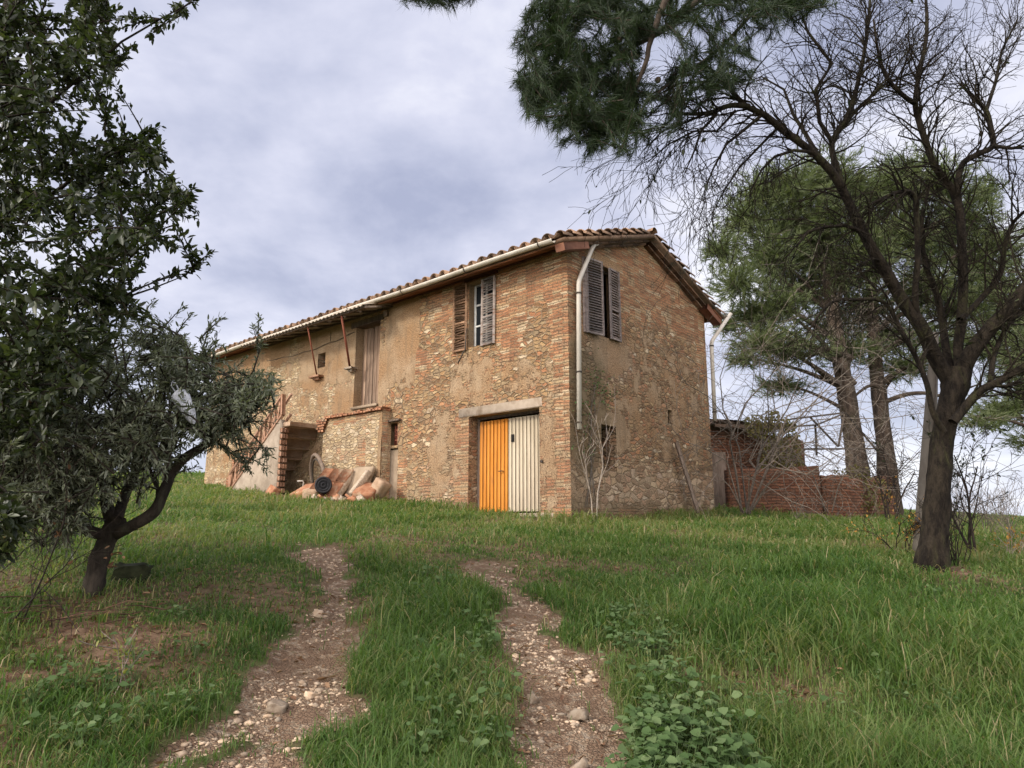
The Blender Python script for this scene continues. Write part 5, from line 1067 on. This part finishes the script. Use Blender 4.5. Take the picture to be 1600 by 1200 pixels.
fig = [cpx([(1165, 806, 0), (1180, 740, -.2), (1215, 690, -.3), (1260, 640, -.4), (1300, 600, -.4), (1335, 570, -.3)], [.055, .05, .04, .03, .02, .01]),
 cpx([(1160, 806, 0), (1150, 740, -.3), (1140, 690, -.4), (1165, 630, -.5), (1210, 580, -.5), (1250, 545, -.5)], [.05, .045, .04, .03, .02, .01]),
 cpx([(1165, 806, 0), (1190, 700, .2), (1230, 640, .3), (1250, 590, .4), (1215, 555, .5)], [.05, .04, .03, .02, .01]),
 cpx([(1160, 806, 0), (1135, 720, -.6), (1100, 700, -.8), (1070, 690, -.9), (1050, 670, -1)], [.035, .028, .02, .014, .008]),
 cpx([(1170, 806, 0), (1170, 750, -.5), (1210, 720, -.8), (1250, 745, -1), (1290, 790, -1)], [.04, .03, .024, .016, .01]),
 cpx([(1168, 806, 0), (1155, 700, -.3), (1130, 640, -.3), (1125, 590, -.2), (1140, 545, -.2)], [.045, .035, .028, .02, .01]),
 cpx([(1170, 800, 0), (1215, 700, -.5), (1270, 690, -.8), (1320, 720, -.9), (1370, 760, -.9)], [.04, .032, .024, .016, .009]),
 cpx([(1172, 800, 0), (1230, 650, 0), (1290, 625, 0), (1340, 590, 0), (1368, 560, 0)], [.045, .035, .028, .018, .009])]
fig += [cpx([(1170, 806, 0), (1190 + 10 * i_, 770 - 12 * i_, -.5 - .1 * i_), (1215 + 22 * i_, 735 - 8 * i_, -.9), (1240 + 28 * i_, 745 + 4 * i_, -1.1), (1262 + 30 * i_, 790, -1.2)], [.035, .028, .02, .014, .008]) for i_ in range(2)]
fig += [cpx([(1165, 806, 0), (1140, 760, -.5), (1120, 740, -.9), (1098, 770, -1.1), (1085, 800, -1.2)], [.03, .024, .016, .012, .008]), cpx([(1300, 800, 0), (1310, 760, -.3), (1330, 720, -.4), (1365, 690, -.4), (1390, 700, -.4)], [.03, .024, .016, .012, .008]), cpx([(1290, 800, 0), (1270, 740, -.3), (1235, 700, -.4), (1190, 690, -.4), (1150, 710, -.4)], [.03, .024, .016, .012, .008])]
shrub('bare_fig_bush', fr_, fig, PF, M['vinewood'], 'tangled bare grey fig bush sprawling over the red brick pen beside the gable', 'bush', 62)
vr = np.array([at(1225, 790, 20.9)[0], 20.9, 1.9]); vb = empty('creeper', vr, 'olive brown creeper draped over the ruined brick shed behind the fig bush', 'creeper')
rgv = np.random.default_rng(63); cp = np.array([at(x, y, 20.9 + rgv.normal(0, .12)) for x, y in poly_pts([(1160, 655), (1210, 640), (1245, 665), (1255, 725), (1235, 738), (1180, 730), (1200, 690), (1170, 680)], 1700, rgv) + poly_pts([(1300, 735), (1345, 725), (1395, 760), (1390, 800), (1330, 795)], 620, rgv)])
k = len(cp); ls = rgv.uniform(.05, .11, k); lv = leaf_batch(cp, rgv.normal(0, 1, (k, 3)) + np.array([0, 0, -.4]), rgv.normal(0, .5, (k, 3)) + np.array([0, -1, .2]), ls, ls * .7, .1, .1); leaf_obj('leaves', (lv[0] - vr, lv[1]), M['ivy'], vb, rgv)
stm = [(np.array([at(1225 + rgv.normal(0, 25), 795, 20.9), at(1220 + rgv.normal(0, 30), 720, 20.85), at(1210 + rgv.normal(0, 30), 650, 20.9)]), np.array([.03, .02, .008])) for _ in range(14)]; tubes_obj('stems', rel(stm, vr), M['vinewood'], vb)
PS = dict(seg=[7, 5, 4], grav=[-.02, -.03, -.02], wig=.10, taper=.4, rmin=.004, max=2, kids=[4, 2.5], ang=(.3, .7), len=(.35, .6), lmin=.15, flat=1)
def onG(px, py, Yd):                 # a point in front of the gable wall
    r = ray(px, py); n_ = EY; t_ = ((HO - np.array([0, 0, CZ])) @ n_ - Yd) / (r @ n_); return np.array([0, 0, CZ]) + r * t_
def ondir(pts, r, d=.35): return (np.array([onG(x, y, d) for x, y in pts]), np.array(r))
s1 = ondir([(932, 815), (934, 770), (942, 730), (941, 700), (952, 682), (962, 664)], [.02, .018, .016, .013, .009, .005]); shrub('sapling', s1[0][0], [s1, ondir([(941, 722), (936, 690), (925, 668)], [.011, .008, .004])], PS, M['palewood'], 'thin pale bare sapling growing up past the dark low gable window', 'sapling', 65, None, 'saplings at the gable foot')
s2 = ondir([(926, 815), (924, 780), (917, 745), (910, 725), (905, 706)], [.015, .013, .010, .007, .004]); shrub('sapling', s2[0][0], [s2, ondir([(917, 745), (914, 722), (918, 705)], [.008, .006, .003])], PS, M['palewood'], 'shorter pale bare sapling forked between the downpipe foot and the low window', 'sapling', 66, None, 'saplings at the gable foot')
cr = hw(.9, -.05, 2.9); cb = empty('wall_creeper', cr, 'sparse green creeper clinging to the gable wall below the shuttered window', 'creeper'); rgc = np.random.default_rng(67)
cc = []
for (u_, v_, s_, n_) in ((.95, 3.05, .2, 80), (1.45, 2.85, .14, 45), (.5, 2.2, .22, 50), (.4, 1.5, .18, 25)):
    for _ in range(n_): cc.append(hw(u_ + rgc.normal(0, s_), -.04 - rgc.random() * .05, v_ + rgc.normal(0, s_ * 1.3)))
cc = np.array(cc); k = len(cc); ls = rgc.uniform(.03, .06, k); lv = leaf_batch(cc, rgc.normal(0, 1, (k, 3)), rgc.normal(0, .4, (k, 3)) - EY * 1.0, ls, ls * .75, .1, .1); leaf_obj('leaves', (lv[0] - cr, lv[1]), M['weed'], cb, rgc)
st = [(np.array([hw(.5 + rgc.normal(0, .15), -.03, .3), hw(.6 + rgc.normal(0, .2), -.03, 1.6), hw(.9 + rgc.normal(0, .25), -.03, 3.0)]), np.array([.008, .006, .004])) for _ in range(6)]; tubes_obj('stems', rel(st, cr), M['vinewood'], cb)
# small bare shrubs round the tree on the right
PB = dict(seg=[6, 5, 4, 3], grav=[-.05, -.02, 0, .02], wig=.14, taper=.4, rmin=.0032, max=3, kids=[6, 4, 2.6], ang=(.35, .85), len=(.35, .65), lmin=.14, flat=1)
q = gpt(1520, 868); shrub('bare_shrub', q, [((.05, 0, 1), 1.5), ((.30, .1, 1), 1.5), ((-.25, .1, 1), 1.2)], PB, M['twig'], 'bare shrub with a few dark leaves to the right of the big tree trunk', 'shrub', 71, ('holm', 1.0, .07, .45, .5), 'bare shrubs in the grass', .022)
q = np.array([at(1392, 800, 17.5)[0], 17.5, 0]); q[2] = float(gz(q[0], q[1])); shrub('bare_shrub', q, [((.1, 0, 1), 1.9), ((.35, 0, 1), 1.4), ((-.2, .1, 1), 1.3)], dict(PB, rmin=.006), M['twig'], 'dark bare shrub between the right pine trunk and the concrete pole', 'shrub', 72, None, 'bare shrubs in the grass', .03)
q = gpt(1412, 866); shrub('bare_shrub', q, [((-.1, -.1, 1), .75), ((.5, -.1, .55), .65), ((-.4, 0, .8), .6), ((.2, 0, 1), .5)], dict(PB, max=2), M['twig'], 'low twiggy shrub with a few orange leaves at the foot of the concrete pole', 'shrub', 73, ('orangeleaf', 1.6, .045, .5, .3), 'bare shrubs in the grass', .010)
q = gpt(1492, 886); shrub('root_suckers', q, [((rg0.normal(0, .22), -.05, 1), rg0.uniform(.5, 1.1)) for _ in range(14)], dict(PB, max=1, kids=[3]), M['twig'], 'thin upright suckers sprouting from the foot of the big bare tree', 'shrub', 74, None, None, .007)
q = gpt(1592, 880); shrub('dry_weed', q, [((rg0.normal(0, .2), 0, 1), rg0.uniform(.3, .5)) for _ in range(6)], dict(PB, max=1, kids=[4]), M['palewood'], 'dry weed with orange leaves at the right edge of the grass', 'weed', 75, ('orangeleaf', 3.5, .05, .45, .4), None, .006)
for i, (px_, py_, h_) in enumerate(((1545, 838, .9), (1580, 842, 1.0), (1500, 836, .8))):
    q = gpt(px_, py_); shrub('dry_stalks', q, [((rg0.normal(0, .3), rg0.normal(0, .2), 1), h_ * rg0.uniform(.6, 1.2)) for _ in range(14)], dict(PB, max=2, kids=[4, 2], rmin=.003), M['vinewood'], ['patch of thin dry stalks nearest the bare shrub in the field', 'patch of thin dry stalks nearest the right edge of the field', 'patch of thin dry stalks just right of the big tree trunk'][i], 'dry stalks', 76 + i, None, 'dry stalks in the field', .006)
# left foreground: bramble, nettle, dead branches, mossy stone, far olive trunk
q = gpt(30, 985); shrub('bramble', q, [(np.array([q, q + (.12, 0, .35), q + (.20, .05, .75), q + (.16, .1, 1.1)]), np.array([.008, .007, .006, .004])), (np.array([q, q + (.1, 0, .3), q + (.28, 0, .15), q + (.5, -.1, -.02)]), np.array([.007, .006, .005, .003])), ((-.3, 0, 1), .8), ((.5, .1, .8), .8)], dict(PB, max=2, kids=[5, 3], rmin=.0028), M['twig'], 'arching bare bramble stems at the left edge in front of the olive', 'bramble', 81, ('dead', .8, .05, .5, .4), None, .007)
q = gpt(160, 1085); shrub('yellowing_weed', q, [((.02, 0, 1), .34), ((.2, .1, 1), .22)], dict(PB, max=1, kids=[5], lmin=.06), M['vinewood'], 'tall yellow green weed standing in the short grass below the olive', 'weed', 82, ('yellowleaf', 5, .04, .42, .6), None, .004)
q = gpt(120, 975); qd = empty('dead_branches', q, 'heap of brown dead branches lying in the grass below the olive trunk', 'branches'); rgd = np.random.default_rng(83); ch = []
for _ in range(46):
    a = q + np.array([rgd.uniform(-.75, .45), rgd.uniform(-.25, .25), 0]); a[2] = float(gz(a[0], a[1])) + rgd.uniform(.01, .12); d = unit([1, rgd.normal(.2, .7), rgd.normal(.03, .12)]); l_ = rgd.uniform(.12, .45); ch.append((np.array([a, a + d * l_ * .5 + (0, 0, rgd.normal(0, .02)), a + d * l_]), np.linspace(rgd.uniform(.002, .007), .0015, 3)))
M['deadtwig'] = rough_mat('brown_dead_twig', (.07, .04, .028), (.14, .085, .058), 12, .9, .3, .003, rnd=.3)
tubes_obj('dead_twigs', rel(ch, q), M['deadtwig'], qd)
q = gpt(205, 905); chunk('mossy_stone', q + (0, 0, .05), (.30, .22, .20), (.1, .05, .4), M['moss'], 'dark mossy block of stone in the grass right of the olive trunk', 'stone', None, .3, 84)
q = np.array([at(14, 800, 12)[0], 12, 0]); q[2] = float(gz(q[0], 12)); qo = empty('olive_trunk', q, 'farther grey olive tree seen low at the left edge behind the near olive', 'olive tree')
rgo = np.random.default_rng(85); oT = (np.array([q - (0, 0, .2), q + (-.02, 0, .5), q + (.05, 0, 1.1), q + (.1, 0, 1.5)]), np.array([.17, .13, .12, .11])); oL = [(np.array([q + (.1, 0, 1.4), q + (-.5, 0, 2.2), q + (-.9, .1, 3.0)]), np.array([.08, .05, .02])), (np.array([q + (.1, 0, 1.4), q + (.5, .1, 2.1), q + (.9, .1, 2.9)]), np.array([.08, .05, .02]))]
otg = [q + np.array([0, 0, 2.7]) + rgo.normal(0, 1, 3) * (.75, .6, .55) for _ in range(190)]; otw = crown_twigs(otg, oL, rgo, .02, .1); tubes_obj('trunk', rel([oT], q), M['olivebark'], qo, .2); tubes_obj('branches', rel(oL + otw, q), M['olivebark'], qo); lv = leaves_on(otw, rgo, 34, .08, .22, .6, .25, .05); leaf_obj('crown', (lv[0] - q, lv[1]), M['olive'], qo, rgo); qo.name = 'olive_tree'
# white plastic bag caught in the olive
def bag():
    D = olr[1] - .75; c = at(290, 636, D); ax = unit(at(304, 662, D) - at(276, 610, D)); sd_ = unit(np.cross(ax, [0, 1, 0])); nr = np.cross(ax, sd_); Ln = np.linalg.norm(at(304, 662, D) - at(276, 610, D)); V = []; n = 14; m_ = 12
    for i in range(n):
        f = i / (n - 1); w = .82 * (.035 + .05 * math.sin(math.pi * min(1, f * .9 + .1)) ** .8) * (1 - .35 * f) * (.25 if i in (0, n - 1) else 1)
        for j in range(m_):
            a = 2 * math.pi * j / m_; cr_ = 1 + .22 * math.sin(3 * a + 4 * f) + .12 * math.sin(7 * a + 9 * f); V.append(ax * Ln * (f - .5) + sd_ * w * cr_ * math.cos(a) + nr * w * .45 * cr_ * math.sin(a))
    Q = [(i * m_ + j, i * m_ + (j + 1) % m_, (i + 1) * m_ + (j + 1) % m_, (i + 1) * m_ + j) for i in range(n - 1) for j in range(m_)]
    e = empty('plastic_bag', c, 'torn white plastic bag caught in the olive branches in front of the wall', 'plastic bag'); mesh_obj('bag_body', V, [np.array(Q)], M['bag'], e, True)
    b = MB(); t0 = -ax * Ln * .5; b.tube([t0 - sd_ * .015, t0 - ax * .06 - sd_ * .02, t0 - ax * .085, t0 - ax * .06 + sd_ * .02, t0 + sd_ * .015], [.006, .005, .004, .005, .006], 5); b.build('bag_handle', M['bag'], e)
bag()
# ------------------------------------------------------------------ ground cover
rg = np.random.default_rng(101)
def scatter(n, r0, r1, half=.80, power=1.0):
    a = rg.uniform(-half, half, n); r = np.exp(rg.uniform(math.log(r0), math.log(r1), n)); return r * np.tan(a) * .98, r
def inside_house(x, y):
    dx = x - HO[0]; dy = y - HO[1]; xl = dx * EX[0] + dy * EX[1]; yl = dx * EY[0] + dy * EY[1]
    a = (xl > -.06) & (xl < WD + .05) & (yl > -.06) & (yl < L); b_ = (xl > -.35) & (xl < .1) & (yl > 5.8) & (yl < 8.7); c = (xl > -1.25) & (xl < .1) & (yl > 8.0) & (yl < 12.9); return a | b_ | c
def grass():
    nt = 46000; x, y = scatter(nt, 2.7, 48); tr = track(x, y); di = dirt(x, y); h = fnoise(x * 1.1, y * 1.1, 70); h2 = fnoise(x * .45, y * .45, 71)
    keep = (rg.random(nt) > np.clip(tr * 1.25, 0, .93)) & (rg.random(nt) > di * .88) & ~inside_house(x, y); x, y, tr, di, h, h2 = [q[keep] for q in (x, y, tr, di, h, h2)]; r = np.hypot(x, y)
    dl, _ = pdist(x, y, TL); dr, _ = pdist(x, y, TR)
    mids = np.exp(-((dl - dr) / 1.1) ** 2) * sstep(9, 7, y); right = sstep(.4, 1.8, x - .2) * sstep(10, 6, y); lft = sstep(-1.6, -2.6, x) * sstep(9, 6, y)
    hgt = .05 + .10 * sstep(.35, .7, h) + .085 * mids * (.5 + h) + .12 * right * sstep(.45, .62, h) + .05 * sstep(9, 14, r) - .05 * lft; hgt = hgt * rg.uniform(.55, 1.35, n_ := len(hgt)); ihx = (x - HO[0]) * EX[0] + (y - HO[1]) * EX[1]; ihy = (x - HO[0]) * EY[0] + (y - HO[1]) * EY[1]; nearw = (ihx > -.55) & (ihx < 8) & (ihy > -.55) & (ihy < 13); hgt = hgt + nearw * rg.uniform(0, .16, n_); big = rg.random(n_) < (.05 + .14 * right + .05 * mids); hgt = np.where(big, hgt * 1.5 + .05, hgt); hgt = np.clip(hgt * .78 * (1 - .55 * tr), .03, .34)
    per = 13; n = len(x); X = np.repeat(x, per) + rg.normal(0, 1, n * per) * np.repeat(.035 + .009 * r, per) * np.repeat(rg.uniform(.5, 1.4, n), per); Yv = np.repeat(y, per) + rg.normal(0, 1, n * per) * np.repeat(.035 + .009 * r, per)
    ok = ~inside_house(X, Yv) & (rg.random(n * per) > np.clip(track(X, Yv) * 1.35 - .1, 0, .955)); H = np.repeat(hgt, per) * rg.uniform(.45, 1.3, n * per); rr_ = np.repeat(r, per)
    Wd = np.maximum(.0027, rr_ * .00062) * rg.uniform(.7, 1.35, n * per); az = rg.uniform(0, 2 * math.pi, n * per); ln = rg.uniform(.2, 1.0, n * per) ** .8 * 1.5
    col = .15 + .62 * (np.repeat(h2, per) - .1) + rg.normal(0, .09, n * per) + np.repeat(rg.normal(0, .15, n), per) + .16 * np.repeat(sstep(7, 14, r), per) + .12 * np.repeat(di, per) - .05 * np.repeat(mids, per); st = rg.random(n * per) < (.05 + .22 * np.repeat(di, per) + .11 * np.repeat(sstep(9, 15, r), per)); col = np.where(st, rg.uniform(.82, 1, n * per), np.clip(col, 0, .80))
    X, Yv, H, Wd, az, ln, col = [q[ok] for q in (X, Yv, H, Wd, az, ln, col)]; Zv = gz(X, Yv); k = len(X)
    dx, dy = np.cos(az), np.sin(az); sx, sy = -dy * Wd, dx * Wd; pts = []
    for f, w, zf, of in ((0, 1, -.03, 0), (.4, .9, .52, .14), (.75, .6, .86, .48), (1, 0, .90, .92)):
        px_ = X + dx * ln * H * of; py_ = Yv + dy * ln * H * of; pz_ = Zv + H * (zf - .38 * ln * of * of - .08 * ln * of)
        if w: pts += [np.stack([px_ - sx * w, py_ - sy * w, pz_], 1), np.stack([px_ + sx * w, py_ + sy * w, pz_], 1)]
        else: pts.append(np.stack([px_, py_, pz_], 1))
    V = np.stack(pts, 1).reshape(-1, 3); b0 = np.arange(k)[:, None] * 7; Q = np.vstack([b0 + [[0, 1, 3, 2]], b0 + [[2, 3, 5, 4]]]); T = b0 + [[4, 5, 6]]
    o = mesh_obj('grass', V, [Q, T], M['grass'], None, False, {'rnd': np.repeat(col, 7)}); tag(o, kind='stuff'); print('grass blades', k)
grass()
ico = np.array([(0, 0, 1)] + [(.894 * math.cos(a), .894 * math.sin(a), .447) for a in np.arange(5) * 2 * math.pi / 5] + [(.894 * math.cos(a), .894 * math.sin(a), -.447) for a in np.arange(5) * 2 * math.pi / 5 + math.pi / 5] + [(0, 0, -1)])
icf = [(0, 1 + i, 1 + (i + 1) % 5) for i in range(5)] + [(1 + i, 6 + i, 1 + (i + 1) % 5) for i in range(5)] + [(1 + (i + 1) % 5, 6 + i, 6 + (i + 1) % 5) for i in range(5)] + [(11, 6 + (i + 1) % 5, 6 + i) for i in range(5)]
def gravel():
    x, y = scatter(80000, 2.6, 12, .55); tr = track(x, y); k = (rg.random(len(x)) < np.clip(tr * 1.2 - .15, 0, 1) * sstep(.42, .66, fnoise(x * 2.6, y * 2.6, 90) + .06)) ; x, y = x[k], y[k]; n = len(x); r = np.hypot(x, y)
    s = np.clip(.0038 * np.exp(rg.normal(.35, .60, n)), .003, .022) * (1 + .05 * r); V = ico[None] * (1 + rg.normal(0, .20, (n, 12, 1))) * (s[:, None] * rg.uniform(.55, 1.3, (n, 3)) * (1, 1, .5))[:, None]
    a = rg.uniform(0, 6.3, n); c, s_ = np.cos(a)[:, None], np.sin(a)[:, None]; V = np.stack([V[..., 0] * c - V[..., 1] * s_, V[..., 0] * s_ + V[..., 1] * c, V[..., 2]], -1) + np.stack([x, y, gz(x, y) + s * .08], 1)[:, None]
    T = (np.arange(n)[:, None, None] * 12 + np.array(icf)[None]).reshape(-1, 3); o = mesh_obj('gravel', V.reshape(-1, 3), [T], M['gravel'], None, False, {'rnd': np.repeat(rg.random(n), 12)}); tag(o, kind='stuff'); print('gravel', n)
gravel()
for i, (px_, py_, s_, lab) in enumerate([(434, 1092, .10, 'pale limestone lump at the left edge of the left wheel track'), (487, 1068, .07, 'smaller rounded stone in the middle of the left wheel track'), (905, 1106, .10, 'pale limestone lump nearest the middle of the right wheel track'), (903, 1182, .09, 'pale stone at the bottom of the right wheel track near the weeds'), (832, 1078, .07, 'pale stone at the left side of the right wheel track'), (497, 953, .08, 'stone at the left edge of the left wheel track far from the camera'), (350, 1186, .06, 'small stone at the bottom of the left wheel track')]):
    q = gpt(px_, py_); chunk('track_stone', q + (0, 0, s_ * .2), (s_, s_ * .8, s_ * .55), (.2 * i, .3, i * 1.3), M['gravel'], lab, 'stone', 'larger stones in the wheel tracks', .5, 300 + i)
def broadleaf():
    spots = [(p, 1) for p in poly_pts([(955, 1045), (1010, 1010), (1060, 1050), (1110, 1110), (1175, 1165), (1180, 1250), (960, 1250), (985, 1180), (1000, 1120)], 150, rg)] + [(p, .8) for p in poly_pts([(930, 980), (1010, 950), (1080, 985), (1060, 1040), (960, 1030)], 50, rg)] + [(p, .9) for p in poly_pts([(620, 880), (700, 870), (760, 960), (800, 1080), (790, 1190), (640, 1190), (640, 1000)], 60, rg)] + [(p, .8) for p in poly_pts([(1000, 880), (1560, 900), (1560, 1150), (1150, 1130)], 45, rg)] + [(p, .8) for p in poly_pts([(20, 1060), (300, 960), (330, 1130), (60, 1190)], 40, rg)]
    Ps = []; Ds = []; Us = []; Ls = []; Ws = []; stems = []
    for (px_, py_), s_ in spots:
        q = gpt(px_, py_)
        for _ in range(rg.integers(5, 10)):
            az = rg.uniform(0, 6.3); h = rg.uniform(.05, .17) * s_; rd = rg.uniform(.02, .09); tip = q + np.array([math.cos(az) * rd, math.sin(az) * rd, h]); stems.append((np.array([q, (q + tip) / 2 + (0, 0, .02), tip]), np.array([.0022, .002, .0016])))
            Ps.append(tip); Ds.append([math.cos(az), math.sin(az), rg.uniform(-.3, .5)]); Us.append([rg.normal(0, .35), rg.normal(0, .35) - .25, 1]); l_ = rg.uniform(.025, .075) * s_; Ls.append(l_); Ws.append(l_ * rg.uniform(.65, .95))
    V, Q = leaf_batch(np.array(Ps), np.array(Ds), np.array(Us), np.array(Ls), np.array(Ws), .10, .18); k = len(Ps); e = leaf_obj('broadleaf_weeds', (V, Q), M['weed'], None, rg); tag(e, kind='stuff')
    o = tubes_obj('weed_stems', stems, M['weed']); tag(o, kind='stuff')
broadleaf()
def litter():
    x, y = scatter(16000, 2.7, 11); d = np.maximum(dirt(x, y), .35 * track(x, y) * sstep(.5, .6, fnoise(x * 3, y * 3, 95))); k = rg.random(len(x)) < d * .85 + .03; x, y = x[k], y[k]; n = len(x); P = np.stack([x, y, gz(x, y) + rg.uniform(.004, .03, n)], 1)
    D = rg.normal(0, 1, (n, 3)) * (1, 1, .25); U = rg.normal(0, .35, (n, 3)) + (0, 0, 1); l_ = rg.uniform(.03, .075, n); V, Q = leaf_batch(P, D, U, l_, l_ * rg.uniform(.12, .5, n), .15, .2); o = leaf_obj('fallen_leaves', (V, Q), M['dead'], None, rg); tag(o, kind='stuff')
litter()
